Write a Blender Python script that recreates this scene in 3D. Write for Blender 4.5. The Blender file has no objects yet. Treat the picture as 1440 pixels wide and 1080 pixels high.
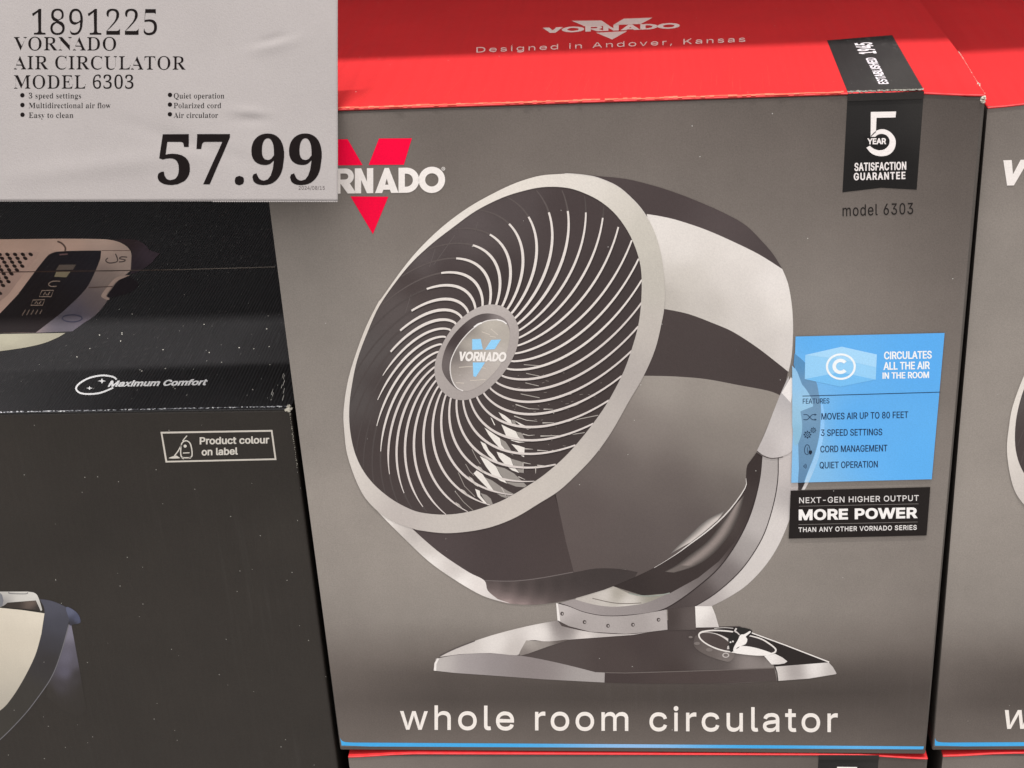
import bpy, bmesh, math, random
import numpy as np
from mathutils import Vector, Matrix
from mathutils.geometry import delaunay_2d_cdt
S = bpy.context.scene
C = S.collection
random.seed(7)

# ------------------------------------------------------------------ camera
CF, CP, CYAW, CROLL = 2138.01, 0.48184, -0.09615, -0.06041
CAM = Vector((0.21373, -0.8102, 0.71315))
def _axes():
    cp, sp = math.cos(CP), math.sin(CP); cy, sy = math.cos(CYAW), math.sin(CYAW)
    f = Vector((sy*cp, cy*cp, -sp)); r = Vector((cy, -sy, 0)); u = r.cross(f)
    c, s = math.cos(CROLL), math.sin(CROLL)
    return r*c+u*s, u*c-r*s, f
CR, CU, CD = _axes()
cam = bpy.data.cameras.new('camera'); cam.sensor_width = 36; cam.lens = 36*CF/1440
cam.clip_start = .02; cam.clip_end = 60
co = bpy.data.objects.new('camera', cam); C.objects.link(co); S.camera = co
co.matrix_world = Matrix(((CR.x, CU.x, -CD.x, CAM.x), (CR.y, CU.y, -CD.y, CAM.y), (CR.z, CU.z, -CD.z, CAM.z), (0, 0, 0, 1)))
# ------------------------------------------------------------------ light
w = bpy.data.worlds.new('World'); S.world = w; w.use_nodes = True
# the bright aisle in front (lit ceiling above, paler floor below), dark stacked goods behind
_nt = w.node_tree; _bg = _nt.nodes['Background']
_tc = _nt.nodes.new('ShaderNodeTexCoord'); _sx = _nt.nodes.new('ShaderNodeSeparateXYZ'); _nt.links.new(_tc.outputs['Generated'], _sx.inputs[0])
_my = _nt.nodes.new('ShaderNodeMapRange'); _my.interpolation_type = 'SMOOTHSTEP'
for _i, _v in zip((1, 2, 3, 4), (-.35, .15, 1.0, .012)): _my.inputs[_i].default_value = _v
_mz = _nt.nodes.new('ShaderNodeMapRange'); _mz.interpolation_type = 'SMOOTHSTEP'
for _i, _v in zip((1, 2, 3, 4), (-.2, .95, .27, 2.3)): _mz.inputs[_i].default_value = _v
_nt.links.new(_sx.outputs[1], _my.inputs[0]); _nt.links.new(_sx.outputs[2], _mz.inputs[0])
_mm = _nt.nodes.new('ShaderNodeMath'); _mm.operation = 'MULTIPLY'; _nt.links.new(_my.outputs[0], _mm.inputs[0]); _nt.links.new(_mz.outputs[0], _mm.inputs[1])
_bg.inputs[0].default_value = (1.0, .985, .97, 1); _nt.links.new(_mm.outputs[0], _bg.inputs[1])
ld = bpy.data.lights.new('aisle_strip_light', 'AREA'); ld.shape = 'RECTANGLE'; ld.size = 2.6; ld.size_y = .09
ld.energy = 270; ld.color = (1, .975, .94)
lo = bpy.data.objects.new('aisle_strip_light', ld); C.objects.link(lo)
lo.location = (.35, -.79, 5.0)
lo.rotation_euler = (Vector((.35, .1, .4))-lo.location).to_track_quat('-Z', 'Y').to_euler()
lo['label'] = 'bright strip light high over the aisle'; lo['category'] = 'lamp'
vs = S.view_settings; vs.view_transform = 'Standard'; vs.look = 'None'; vs.exposure = -.06; vs.gamma = 1; vs.use_curve_mapping = False
S.cycles.use_denoising = True

# ------------------------------------------------------------------ helpers
def lin(c):
    m_ = max(c)
    if m_ < 100: c = tuple(v*(.93+.07*m_/100) for v in c)
    return tuple((v/255/12.92 if v/255 <= .04045 else ((v/255+.055)/1.055)**2.4) for v in c)
def px(p):
    d = Vector(p)-CAM; z = d.dot(CD)
    return (720+CF*d.dot(CR)/z, 540-CF*d.dot(CU)/z)
class Face:
    """a plane of a box: turns a traced outline into marks printed on that plane"""
    def __init__(s, o, n, base=Vector((0, 0, 0)), warp=None):
        s.o, s.n, s.base, s.warp = Vector(o), Vector(n).normalized(), Vector(base), warp
    def at(s, x, y, lift=0.0):
        d = CD+CR*((x-720)/CF)+CU*((540-y)/CF)
        p = CAM+d*((s.o-CAM).dot(s.n)/d.dot(s.n))
        return p+s.n*(lift+(s.warp(p) if s.warp else 0))-s.base
LU = .00006
def Zc(ox, oy, k, ky=None):
    ky = ky or k
    return lambda *q: [(ox+q[i]/k, oy+q[i+1]/ky) for i in range(0, len(q), 2)]
def cr(P, closed=False, n=6):
    """smooth curve through traced points"""
    m = len(P); out = []
    rng = range(m if closed else m-1)
    for i in rng:
        g = (lambda k: P[k % m]) if closed else (lambda k: P[min(max(k, 0), m-1)])
        a, b, c, d = g(i-1), g(i), g(i+1), g(i+2)
        for j in range(n):
            t = j/n
            out.append(tuple(.5*(2*b[k]+(c[k]-a[k])*t+(2*a[k]-5*b[k]+4*c[k]-d[k])*t*t+(3*b[k]-a[k]-3*c[k]+d[k])*t**3) for k in (0, 1)))
    if not closed: out.append(tuple(P[-1]))
    return out
def ell(cx, cy, rx, ry, n=40, rot=0, a0=0, a1=360):
    c, s = math.cos(math.radians(rot)), math.sin(math.radians(rot)); o = []
    full = abs(a1-a0) >= 360
    for i in range(n if full else n+1):
        a = math.radians(a0+(a1-a0)*i/n); x, y = rx*math.cos(a), -ry*math.sin(a)
        o.append((cx+x*c-y*s, cy+x*s+y*c))
    return o
def stroke(P, wd, closed=False):
    """outline(s) of a line of width wd (a list of quads)"""
    m = len(P); L, R = [], []
    for i in range(m):
        a = P[(i-1) % m] if (closed or i) else P[0]; b = P[(i+1) % m] if (closed or i < m-1) else P[-1]
        dx, dy = b[0]-a[0], b[1]-a[1]; l = math.hypot(dx, dy) or 1
        ww = wd(i/(m-1)) if callable(wd) else wd
        L.append((P[i][0]-dy/l*ww/2, P[i][1]+dx/l*ww/2)); R.append((P[i][0]+dy/l*ww/2, P[i][1]-dx/l*ww/2))
    q = [[L[i], L[(i+1) % m], R[(i+1) % m], R[i]] for i in range(m if closed else m-1)]
    return q
def idw(ctrl, p=2.0):
    A = np.array([c[0] for c in ctrl], float); K = np.array([lin(c[1]) for c in ctrl])**.45
    D = ((A[:, None]-A[None])**2).sum(2)+np.eye(len(A))*1e9
    e = (np.median(D.min(1))**.5*.55)**2+1
    def f(x, y):
        d = (A[:, 0]-x)**2+(A[:, 1]-y)**2+e; wt = d**-1.7
        v = (K*wt[:, None]).sum(0)/wt.sum()
        return tuple(v**(1/.45))
    return f
def fill(loops, rule='odd'):
    """triangles of a set of outlines (they may cross themselves)"""
    P, E = [], []
    for l in loops:
        b = len(P); P += [Vector((p[0], p[1])) for p in l]
        E += [(b+i, b+(i+1) % len(l)) for i in range(len(l))]
    vs_, _, fs, *_r = delaunay_2d_cdt(P, E, [], 0, 1e-5, False)
    V = np.array([(v[0], v[1]) for v in vs_]); T = np.array([tuple(f) for f in fs])
    c = V[T].mean(1); w_ = np.zeros(len(T), int)
    for l in loops:
        q = np.array(l, float); r = np.roll(q, -1, 0)
        for (x1, y1), (x2, y2) in zip(q, r):
            if y1 == y2: continue
            k = (y1 <= c[:, 1]) != (y2 <= c[:, 1])
            xx = (x2-x1)*(c[:, 1]-y1)/(y2-y1)+x1
            w_ += np.where(k & (c[:, 0] < xx), 1 if y2 > y1 else -1, 0)
    keep = (w_ % 2 == 1) if (rule == 'odd' and len(loops) > 1) else (w_ != 0)
    return [tuple(v) for v in V], [tuple(int(i) for i in t) for t in T[keep]]
class Print:
    """collects inked shapes (traced loops) and links them as ONE thin printed mesh"""
    def __init__(s, face): s.f = face; s.v = []; s.t = []; s.c = []
    def add(s, loops, L, col, step=7.0, rule='odd'):
        if loops and isinstance(loops[0][0], (int, float)): loops = [loops]
        flat, tr = fill(loops, rule)
        if callable(col):
            bm = bmesh.new(); vv = [bm.verts.new((p[0], p[1], 0)) for p in flat]
            for t in tr:
                if len(set(t)) == 3:
                    try: bm.faces.new([vv[i] for i in t])
                    except ValueError: pass
            xs = [p[0] for p in flat]; ys = [p[1] for p in flat]
            for ax, lo_, hi in ((0, min(xs), max(xs)), (1, min(ys), max(ys))):
                n = int((hi-lo_)/step)
                for k in range(1, n+1):
                    cxy = [0, 0, 0]; cxy[ax] = lo_+k*(hi-lo_)/(n+1); no = [0, 0, 0]; no[ax] = 1
                    bmesh.ops.bisect_plane(bm, geom=bm.verts[:]+bm.edges[:]+bm.faces[:], dist=1e-4, plane_co=cxy, plane_no=no)
            bm.verts.index_update(); flat = [(v.co.x, v.co.y) for v in bm.verts]
            tr = [[v.index for v in f.verts] for f in bm.faces]; bm.free()
        b = len(s.v)
        cc = None if callable(col) else lin(col)
        for p in flat:
            s.v.append(s.f.at(p[0], p[1], L*LU)); s.c.append(cc or col(*p))
        s.t += [[i+b for i in t] for t in tr]
        return s
    def quads(s, qs, L, col):
        for q in qs:
            b = len(s.v)
            for p in q: s.v.append(s.f.at(p[0], p[1], L*LU)); s.c.append(lin(col))
            s.t.append([b, b+1, b+2, b+3])
        return s
    def build(s, name, m, parent):
        me = bpy.data.meshes.new(name); me.from_pydata(s.v, [], s.t); me.update()
        bm = bmesh.new(); bm.from_mesh(me)
        for f in bm.faces:
            f.normal_update()
            if f.normal.dot(s.f.n) < 0: f.normal_flip()
        bm.to_mesh(me); bm.free()
        a = me.color_attributes.new('col', 'FLOAT_COLOR', 'POINT')
        a.data.foreach_set('color', [x for c in s.c for x in (*c, 1.0)])
        me.materials.append(m)
        o = bpy.data.objects.new(name, me); C.objects.link(o); o.parent = parent
        return o
# letters: outlines kept as numbers, two alphabets (plain and serif)
SANS = r''', 188 38,-119,68,71,137,71,84,-119
- 453 337,244,337,188,114,188,114,244
/ 249 235,533,71,-76,14,-76,178,533
0 453 227,-7,191,-3,158,7,130,24,105,48,85,77,69,113,57,155,50,202,48,254,50,306,57,353,69,395,85,431,106,461,130,484,159,502,191,512,227,516,262,512,295,502,323,484,348,461,368,431,384,395,396,353,403,306,405,254,403,202,396,155,384,113,368,77,348,48,323,24,295,7,263,-3/227,50,250,52,271,60,290,74,306,92,320,116,330,144,338,176,342,213,344,254,342,295,338,332,330,365,320,393,306,416,290,435,271,449,250,457,227,460,203,457,182,449,163,435,147,416,134,393,123,365,115,332,111,295,109,254,111,213,115,176,123,144,134,116,147,92,163,74,182,60,203,52
1 453 76,0,76,55,391,55,391,0/276,509,276,0,212,0,212,448,209,448,86,358,86,427,198,509
2 453 64,0,64,47,234,229,282,282,311,327,320,371,319,389,315,405,308,419,298,431,287,441,273,449,224,460,205,458,188,454,172,447,159,438,148,427,139,413,132,398,128,381,127,362,66,362,68,391,75,418,86,442,102,464,121,482,143,496,168,507,196,513,225,516,254,513,281,507,306,497,328,482,346,465,361,445,372,423,379,398,381,372,371,318,336,259,267,180,153,60,153,57,389,57,389,0
3 453 218,-7,188,-5,159,1,133,10,108,22,88,38,70,57,57,79,48,104,44,132,109,132,112,115,118,100,126,87,137,76,150,66,165,59,219,50,275,61,291,69,304,80,315,93,323,108,328,125,329,145,328,163,323,180,316,196,306,211,292,223,275,234,254,241,229,246,201,248,157,248,157,299,288,448,288,452,70,452,70,509,372,509,372,461,211,278,211,289,247,290,279,286,308,276,333,262,354,244,371,222,383,198,391,173,393,145,390,116,383,90,370,66,354,45,333,27,309,12,281,2,251,-5
4 453 40,105,40,158,247,509,311,509,109,166,109,163,413,163,413,105/282,0,282,121,282,146,282,318,343,318,343,0
5 453 221,-7,192,-5,165,1,140,11,118,25,99,41,83,60,71,82,63,105,60,130,122,130,125,115,130,102,138,89,173,60,221,50,241,51,259,56,276,64,291,75,304,89,314,104,322,122,326,141,328,162,326,183,321,203,314,221,303,237,290,251,275,262,257,270,238,275,218,277,167,268,128,246,67,253,96,509,366,509,366,452,151,452,134,301,136,301,178,325,229,334,252,332,274,328,294,321,313,311,330,299,345,285,358,269,370,251,379,231,386,210,390,187,391,163,388,132,381,102,369,76,352,52,332,32,309,15,282,3,253,-4
6 453 226,-7,196,-4,168,3,142,15,119,31,100,51,84,74,73,101,66,130,64,162,65,187,71,212,80,239,137,340,252,509,322,509,151,261,145,261,165,288,196,307,235,314,265,312,291,305,316,295,337,280,355,262,370,240,380,215,387,187,389,157,387,127,379,98,368,73,352,50,333,30,310,14,284,3,257,-4/226,48,245,50,263,55,279,63,293,73,304,86,314,101,322,119,326,137,327,157,326,178,322,196,314,213,304,228,293,241,279,251,263,259,245,264,226,265,207,264,190,259,174,252,160,241,148,229,138,214,131,197,126,179,125,158,126,138,131,119,138,102,148,86,160,73,174,63,190,55,207,50
8 453 226,-7,193,-5,163,1,136,11,111,25,91,42,74,62,62,84,54,109,52,135,53,156,58,176,65,195,75,212,87,228,101,241,117,252,134,260,153,265,153,267,129,276,109,289,93,308,80,330,73,354,70,380,73,405,79,429,90,450,106,469,124,485,146,498,170,508,197,514,226,516,255,514,282,508,306,498,328,485,346,469,361,450,373,429,379,405,382,380,379,354,372,330,359,308,343,289,323,276,300,267,300,265,319,260,335,252,351,241,365,228,377,212,387,195,395,176,399,156,401,135,398,109,391,84,378,62,362,42,341,25,317,11,289,1,259,-5/226,49,248,50,267,54,285,60,300,69,313,79,323,91,331,106,335,121,337,139,335,157,330,173,322,189,312,202,298,213,283,223,265,230,247,234,226,235,206,234,187,230,169,223,154,213,140,202,130,189,122,173,117,157,115,139,117,121,121,106,129,91,139,79,152,69,167,60,185,54,205,50/226,290,274,300,287,308,298,318,307,330,314,344,318,359,319,376,318,392,314,407,308,420,299,432,288,442,275,449,226,460,177,449,164,442,153,432,145,420,138,407,134,392,133,376,134,359,138,344,145,330,154,318,165,308,178,300
9 453 226,516,256,513,285,506,310,494,333,478,352,458,368,434,380,408,387,378,389,347,387,322,382,296,373,270,315,168,200,0,130,0,301,248,307,248,287,221,257,202,218,195,188,197,161,203,137,214,116,229,98,247,83,269,72,294,66,321,64,352,66,382,73,411,85,436,101,459,120,479,143,494,168,506,196,513/226,460,207,459,190,454,174,446,160,435,148,423,138,407,131,390,127,372,125,352,127,331,131,313,138,295,148,280,160,268,174,257,190,250,207,245,226,243,245,245,263,249,279,257,293,267,305,280,314,295,322,312,326,330,327,350,326,371,322,390,314,407,305,422,293,435,279,446,263,454,245,459
A 480 16,0,201,509,276,509,463,0,395,0,287,302,264,372,232,478,245,478,213,371,191,302,85,0/110,142,110,199,370,199,370,142
B 456 60,0,60,509,241,509,274,507,304,501,329,491,350,477,367,461,381,442,390,421,396,398,398,374,397,353,393,336,387,320,356,286,315,267,315,262,331,260,347,254,363,245,378,234,391,220,402,203,411,184,416,161,418,136,416,111,410,88,400,67,386,48,368,31,344,18,317,8,284,2,247,0/125,57,245,57,281,60,309,67,330,80,344,96,353,115,355,137,354,153,350,169,342,184,333,197,320,209,306,218,289,225,269,229,248,231,125,231/125,285,238,285,288,296,302,304,314,314,323,326,330,340,335,355,336,372,333,393,326,412,313,429,294,442,270,449,240,452,125,452
C 510 267,-7,225,-3,186,7,150,25,119,49,92,79,70,115,53,157,44,203,40,254,44,305,53,352,70,393,92,429,119,459,150,484,186,501,225,512,267,516,340,504,362,496,383,485,402,471,419,456,435,438,448,418,459,397,467,373,473,348,408,348,389,395,357,428,315,449,267,456,237,453,209,445,184,432,161,414,141,391,125,364,113,332,106,295,103,254,106,213,113,177,125,145,141,117,161,94,184,76,210,63,237,56,267,53,315,60,357,81,389,114,408,160,473,160,467,135,459,112,448,91,435,71,420,53,402,38,383,24,363,13,341,5,317,-2,293,-6
D 502 219,0,96,0,96,57,215,57,254,60,288,68,318,81,343,99,363,122,379,149,390,181,397,216,399,255,397,294,390,329,379,361,364,388,344,410,320,428,291,441,258,449,221,452,93,452,93,509,225,509,273,505,315,495,353,478,385,455,412,426,433,391,449,351,458,306,462,255,458,205,449,159,433,119,411,83,384,54,351,31,312,14,268,3/125,509,125,0,60,0,60,509
E 419 60,0,60,509,372,509,372,452,125,452,125,286,355,286,355,229,125,229,125,57,375,57,375,0
F 410 60,0,60,509,369,509,369,452,125,452,125,278,346,278,346,221,125,221,125,0
G 520 269,-7,225,-3,185,7,149,25,118,49,91,79,69,116,53,157,43,203,40,254,43,305,53,352,69,393,91,429,117,459,149,484,184,501,223,512,265,516,291,514,316,510,340,504,363,494,384,483,403,469,421,453,436,436,449,416,460,395,468,373,474,349,408,349,387,393,356,427,315,448,265,456,236,453,209,445,183,432,160,414,141,392,125,364,113,332,106,295,103,254,106,213,113,177,125,145,141,117,161,95,184,76,210,63,238,56,269,53,296,55,322,61,345,71,365,85,382,102,396,123,407,147,413,173,415,202,434,199,283,199,283,256,478,256,478,200,475,160,466,124,451,91,431,62,406,38,377,19,344,5,308,-4
H 517 60,0,60,509,125,509,125,289,392,289,392,509,457,509,457,0,392,0,392,232,125,232,125,0
I 300 31,0,31,57,118,57,118,452,31,452,31,509,269,509,269,452,183,452,183,57,269,57,269,0
K 467 104,145,104,216,139,261,174,303,212,344,364,509,448,509,231,276,228,276/60,0,60,509,125,509,125,334,124,225,125,193,125,0/372,0,188,259,228,309,449,0
L 393 60,0,60,509,125,509,125,57,361,57,361,0
M 628 60,0,60,509,152,509,277,187,287,159,299,123,311,84,322,49,307,49,318,83,330,121,342,158,352,187,476,509,568,509,568,0,504,0,504,291,504,327,505,369,506,413,507,457,513,457,498,409,482,363,467,322,456,291,342,0,286,0,170,291,159,321,145,361,129,408,112,457,119,457,120,416,121,372,122,328,122,291,122,0
N 523 60,0,60,509,136,509,343,183,363,151,388,107,414,55,405,54,401,108,399,157,399,195,399,509,463,509,463,0,387,0,202,290,177,331,148,381,108,452,119,454,122,384,124,328,125,291,125,0
O 533 267,-7,225,-3,186,7,150,25,119,49,92,79,70,115,53,157,44,203,40,254,44,305,53,352,70,393,92,429,119,459,150,484,186,501,225,512,267,516,309,512,348,501,384,484,415,459,442,429,464,393,480,352,490,305,493,254,490,203,480,157,464,115,442,79,415,49,384,25,348,7,309,-3/267,53,296,55,324,63,349,76,372,94,392,116,408,144,420,176,428,213,430,254,428,295,420,332,408,365,392,392,372,415,349,433,324,446,296,453,267,456,237,453,210,445,184,433,161,415,142,392,125,364,113,332,106,295,103,254,106,213,113,176,125,144,142,117,161,94,184,76,210,63,237,55
P 445 60,0,60,509,235,509,272,506,305,499,332,487,356,471,375,452,390,430,400,404,407,377,409,348,407,318,400,291,390,265,375,243,356,223,332,207,305,195,272,188,235,186,109,186,109,242,233,242,257,244,279,248,297,256,312,266,324,279,333,294,339,310,343,328,344,348,343,367,339,385,333,402,324,416,312,428,297,439,279,446,257,451,232,452,125,452,125,0
Q 533 245,159,313,159,369,85,384,65,468,-48,401,-48,346,27,331,46/267,-7,225,-3,186,7,150,25,119,49,92,79,70,115,53,157,44,203,40,254,44,305,53,352,70,393,92,429,119,459,150,484,186,501,225,512,267,516,309,512,348,501,384,484,415,459,442,429,464,393,480,352,490,305,493,254,490,203,480,157,464,115,442,79,415,49,384,25,348,7,309,-3/267,53,296,55,324,63,349,76,372,94,392,116,408,144,420,176,428,213,430,254,428,295,420,332,408,365,392,392,372,415,349,433,324,446,296,453,267,456,237,453,210,445,184,433,161,415,142,392,125,364,113,332,106,295,103,254,106,213,113,176,125,144,142,117,161,94,184,76,210,63,237,55
R 449 60,0,60,509,236,509,273,506,305,500,333,489,356,473,376,455,390,433,401,408,407,381,409,352,407,323,401,296,390,271,376,250,356,232,333,217,305,206,273,200,236,198,96,198,96,255,234,255,258,256,280,260,298,267,313,276,325,287,334,300,340,316,344,333,345,352,344,371,340,389,334,405,325,419,313,430,298,440,279,446,258,451,233,452,125,452,125,0/353,0,230,229,303,229,428,0
S 447 224,-9,188,-7,156,-1,128,9,102,23,81,40,64,60,51,83,42,109,38,137,104,137,108,118,114,102,123,88,136,76,150,66,166,59,224,49,246,50,267,54,286,60,303,69,317,79,329,92,338,106,344,122,346,139,344,154,340,168,332,179,296,205,245,222,184,239,145,253,112,269,86,289,67,313,56,341,52,372,54,400,62,425,75,448,92,468,113,484,138,498,165,508,195,514,227,516,259,514,289,508,316,498,340,484,360,468,377,449,390,427,398,403,401,378,337,378,332,402,320,421,302,437,280,449,254,456,225,459,204,457,185,454,167,448,152,440,139,430,129,418,121,405,117,391,115,376,117,359,122,345,131,334,169,308,212,293,264,279,312,264,359,238,395,198,402,180,407,161,408,139,406,112,399,87,386,64,370,43,349,25,323,11,294,0,261,-7
T 449 32,452,32,509,417,509,417,452,257,452,257,0,193,0,193,452
U 517 259,-8,220,-6,186,2,154,15,126,33,103,55,85,80,71,108,63,140,60,173,60,509,124,509,124,178,126,155,132,133,141,113,153,95,169,80,187,68,208,59,232,53,259,52,285,53,309,59,331,68,349,80,364,95,377,113,385,133,391,155,393,178,393,509,457,509,457,173,454,140,446,108,433,80,414,55,391,33,363,15,332,2,297,-6
V 480 204,0,16,509,84,509,192,206,215,137,248,31,235,31,267,138,290,206,395,509,463,509,278,0
W 686 155,0,16,509,82,509,163,196,175,145,187,94,197,40,189,40,200,94,211,145,224,196,306,509,380,509,462,196,474,145,486,94,497,40,488,40,499,94,510,145,523,196,603,509,670,509,530,0,455,0,368,323,351,391,336,475,350,475,335,395,318,323,230,0
X 474 18,0,217,284,217,236,29,509,104,509,178,400,204,361,223,329,243,292,232,292,252,329,272,361,298,400,374,509,446,509,259,239,259,287,456,0,382,0,292,129,268,165,250,195,230,231,244,231,225,196,206,166,182,129,91,0
Y 472 203,0,203,208,16,509,91,509,192,344,222,292,250,230,224,230,251,293,280,344,381,509,455,509,268,208,268,0
a 389 160,-9,137,-7,115,-3,94,5,76,15,60,29,48,45,38,63,32,84,30,108,32,128,36,146,43,161,53,174,64,184,78,193,125,211,178,220,234,227,265,235,271,240,274,246,276,255,276,257,267,297,240,322,196,331,149,322,118,301,100,274,41,291,51,313,64,331,79,346,95,358,114,368,133,375,194,384,239,379,286,360,300,350,312,336,322,320,330,301,335,278,337,251,337,0,277,0,277,52,272,52,252,25,215,1/170,45,192,47,211,51,228,59,242,68,254,80,263,93,270,108,274,122,276,138,276,190,259,182,231,176,200,171,175,168,134,159,103,139,97,130,93,118,92,105,102,72,130,52
b 424 229,-8,208,-7,189,-3,172,4,138,31,118,59,112,59,112,0,53,0,53,509,114,509,114,319,118,319,137,346,171,373,188,379,207,383,229,384,259,382,287,374,313,361,335,342,354,320,370,293,381,261,388,227,390,189,388,151,381,116,370,84,355,57,336,34,313,16,288,3,260,-6/220,47,242,49,262,55,279,66,294,80,306,97,316,117,323,139,327,163,328,189,327,215,323,239,316,261,307,281,295,298,280,311,262,322,243,328,220,330,198,328,178,322,161,312,147,299,134,282,125,263,118,241,114,216,113,189,114,162,118,138,125,115,135,95,147,78,162,65,179,55,198,49
c 396 207,-8,174,-5,144,3,117,16,93,35,72,58,56,85,44,116,37,150,34,187,37,225,44,260,56,291,72,318,93,341,117,360,144,374,174,382,207,384,260,377,305,356,340,322,362,277,303,262,290,289,270,311,242,325,207,330,184,328,163,321,145,310,130,296,118,278,108,258,102,236,98,212,96,187,98,163,102,139,108,117,118,97,130,80,145,66,163,55,184,49,207,46,243,52,271,66,292,89,304,117,363,102,341,56,306,21,261,-1
d 424 195,-8,165,-6,137,3,111,16,89,34,70,57,55,84,43,116,36,151,34,189,36,227,43,261,55,293,70,320,89,342,112,361,137,374,165,382,196,384,218,383,237,379,253,373,287,346,306,319,311,319,311,509,372,509,372,0,313,0,313,59,307,59,287,31,252,4,236,-3,217,-7/205,47,226,49,246,55,263,65,278,78,290,95,299,115,306,138,310,162,312,189,310,216,306,241,300,263,290,282,278,299,263,312,246,322,227,328,205,330,182,328,162,322,145,311,130,298,118,281,108,261,102,239,98,215,96,189,98,163,102,139,109,117,118,97,130,80,145,66,162,55,182,49
e 404 212,-8,177,-5,145,3,117,16,92,35,72,58,56,85,44,116,37,150,34,187,36,224,44,258,55,290,71,317,91,340,115,359,142,373,172,382,205,384,266,374,285,366,303,355,319,341,334,324,347,305,357,282,365,256,370,227,371,194,371,169,75,169,75,221,338,221,310,202,308,226,304,248,298,269,288,286,277,301,263,314,246,323,227,328,205,330,183,328,164,323,146,313,131,301,119,286,109,270,102,251,97,231,96,211,96,178,98,151,102,127,110,106,121,88,135,73,151,61,169,53,190,48,212,46,254,53,285,73,306,105,365,91,358,72,348,55,335,39,320,26,302,14,283,4,261,-3,237,-7
f 254 228,379,228,327,6,327,6,379/81,0,81,432,82,452,87,470,96,486,107,499,120,510,135,519,187,530,222,527,243,521,227,468,215,472,195,474,178,472,164,468,154,460,147,449,143,435,142,419,142,0
g 425 207,-151,180,-149,156,-146,134,-140,82,-110,51,-69,101,-41,122,-66,154,-88,207,-97,236,-95,261,-87,282,-75,298,-58,308,-34,311,-6,311,68,306,68,287,41,252,16,236,10,217,6,195,5,165,7,138,14,113,27,90,43,71,65,55,90,43,120,36,154,34,191,36,229,43,263,55,293,71,320,90,342,112,361,138,374,166,382,196,384,218,383,237,379,253,373,288,346,308,319,313,319,313,379,372,379,372,-9,370,-40,363,-67,350,-90,334,-109,314,-124,291,-136,265,-144,237,-149/205,59,227,61,246,66,264,75,278,87,290,103,300,121,307,142,311,166,312,193,311,219,307,242,300,264,291,283,279,299,264,312,247,322,227,328,205,330,182,328,163,322,145,312,130,298,118,282,109,262,102,241,98,218,96,193,98,167,102,144,109,123,118,104,131,88,145,76,163,66,183,61
h 410 114,227,114,0,53,0,53,509,114,509,114,287,102,287,116,319,132,344,152,362,175,374,200,382,227,384,252,383,275,377,295,369,313,356,328,340,341,321,350,298,355,271,357,240,357,0,296,0,296,235,293,263,286,286,273,304,256,318,235,326,210,329,192,328,176,324,161,317,147,308,136,297,126,283,119,266,115,248
i 167 53,0,53,379,114,379,114,0/84,443,73,444,63,448,54,455,47,463,43,472,41,483,43,494,47,504,54,512,63,518,73,522,84,524,95,522,105,518,114,512,121,504,125,494,126,483,125,472,121,463,114,455,105,448,95,444
l 189 139,-2,112,0,91,8,74,20,62,37,55,59,53,84,53,509,114,509,114,99,120,62,126,57,135,53,146,52,160,53,170,54,181,3,162,-1
m 610 53,0,53,379,112,379,112,295,108,295,114,314,122,331,132,346,172,376,219,386,245,383,268,375,287,361,303,342,314,320,321,295,312,295,318,312,326,329,337,343,381,375,437,386,458,385,478,380,497,372,514,361,529,346,541,328,550,307,555,283,557,255,557,0,496,0,496,254,493,279,485,298,473,313,456,323,438,329,419,330,402,329,387,326,374,320,345,290,335,247,335,0,274,0,274,260,272,280,265,297,253,311,238,322,220,328,199,330,158,320,145,312,135,302,126,289,119,274,115,257,114,238,114,0
n 410 114,227,114,0,53,0,53,379,112,379,112,287,102,287,116,319,132,344,152,362,175,374,200,382,227,384,252,383,275,377,295,369,313,356,328,340,341,321,350,298,355,271,357,240,357,0,296,0,296,235,293,263,286,286,273,304,256,318,235,326,210,329,192,328,176,324,161,317,147,308,136,297,126,283,119,266,115,248
o 415 207,-8,174,-5,144,3,117,16,93,35,72,58,56,85,44,116,37,150,34,187,37,225,44,260,56,291,72,318,93,341,117,360,144,374,174,382,207,384,241,382,271,374,299,360,323,341,343,318,359,291,371,260,379,225,381,187,379,150,371,116,359,85,343,58,323,35,299,16,271,3,241,-5/207,46,231,49,252,55,270,66,285,80,298,97,307,117,314,139,318,163,319,187,318,212,314,236,307,258,298,278,285,296,270,310,252,321,231,328,207,330,184,328,163,321,145,310,130,296,118,278,108,258,102,236,98,212,96,187,98,163,102,139,108,117,118,97,130,80,145,66,163,55,184,49
r 259 53,0,53,379,112,379,112,321,115,321,124,339,137,354,152,367,171,377,191,383,213,385,229,384,243,384,243,322,230,324,207,326,190,324,174,321,159,315,146,306,135,296,126,284,119,269,115,254,114,237,114,0
s 365 182,-8,157,-7,133,-3,112,3,93,12,76,24,62,38,50,54,41,73,36,94,94,107,101,87,111,72,124,60,141,52,160,47,181,45,206,47,227,53,244,62,258,74,265,88,268,103,266,115,262,126,254,136,243,144,229,150,212,155,149,170,118,180,92,192,72,208,58,227,50,249,47,274,49,295,55,314,65,332,79,347,95,360,115,370,137,378,161,383,187,384,212,383,234,379,254,372,271,363,286,352,299,339,324,290,268,277,262,291,254,304,243,316,228,325,210,331,187,333,166,331,147,326,131,317,119,305,111,292,109,277,110,264,115,253,124,243,172,223,229,209,261,200,287,187,306,171,320,153,328,131,331,107,329,85,323,65,312,47,298,31,281,18,260,6,236,-2,210,-7
t 227 204,379,204,327,6,327,6,379/65,471,126,471,126,98,127,83,130,70,136,61,144,55,156,51,170,50,185,51,202,54,213,2,192,-3,168,-4,138,-1,113,7,92,21,77,41,68,64,65,93
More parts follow.
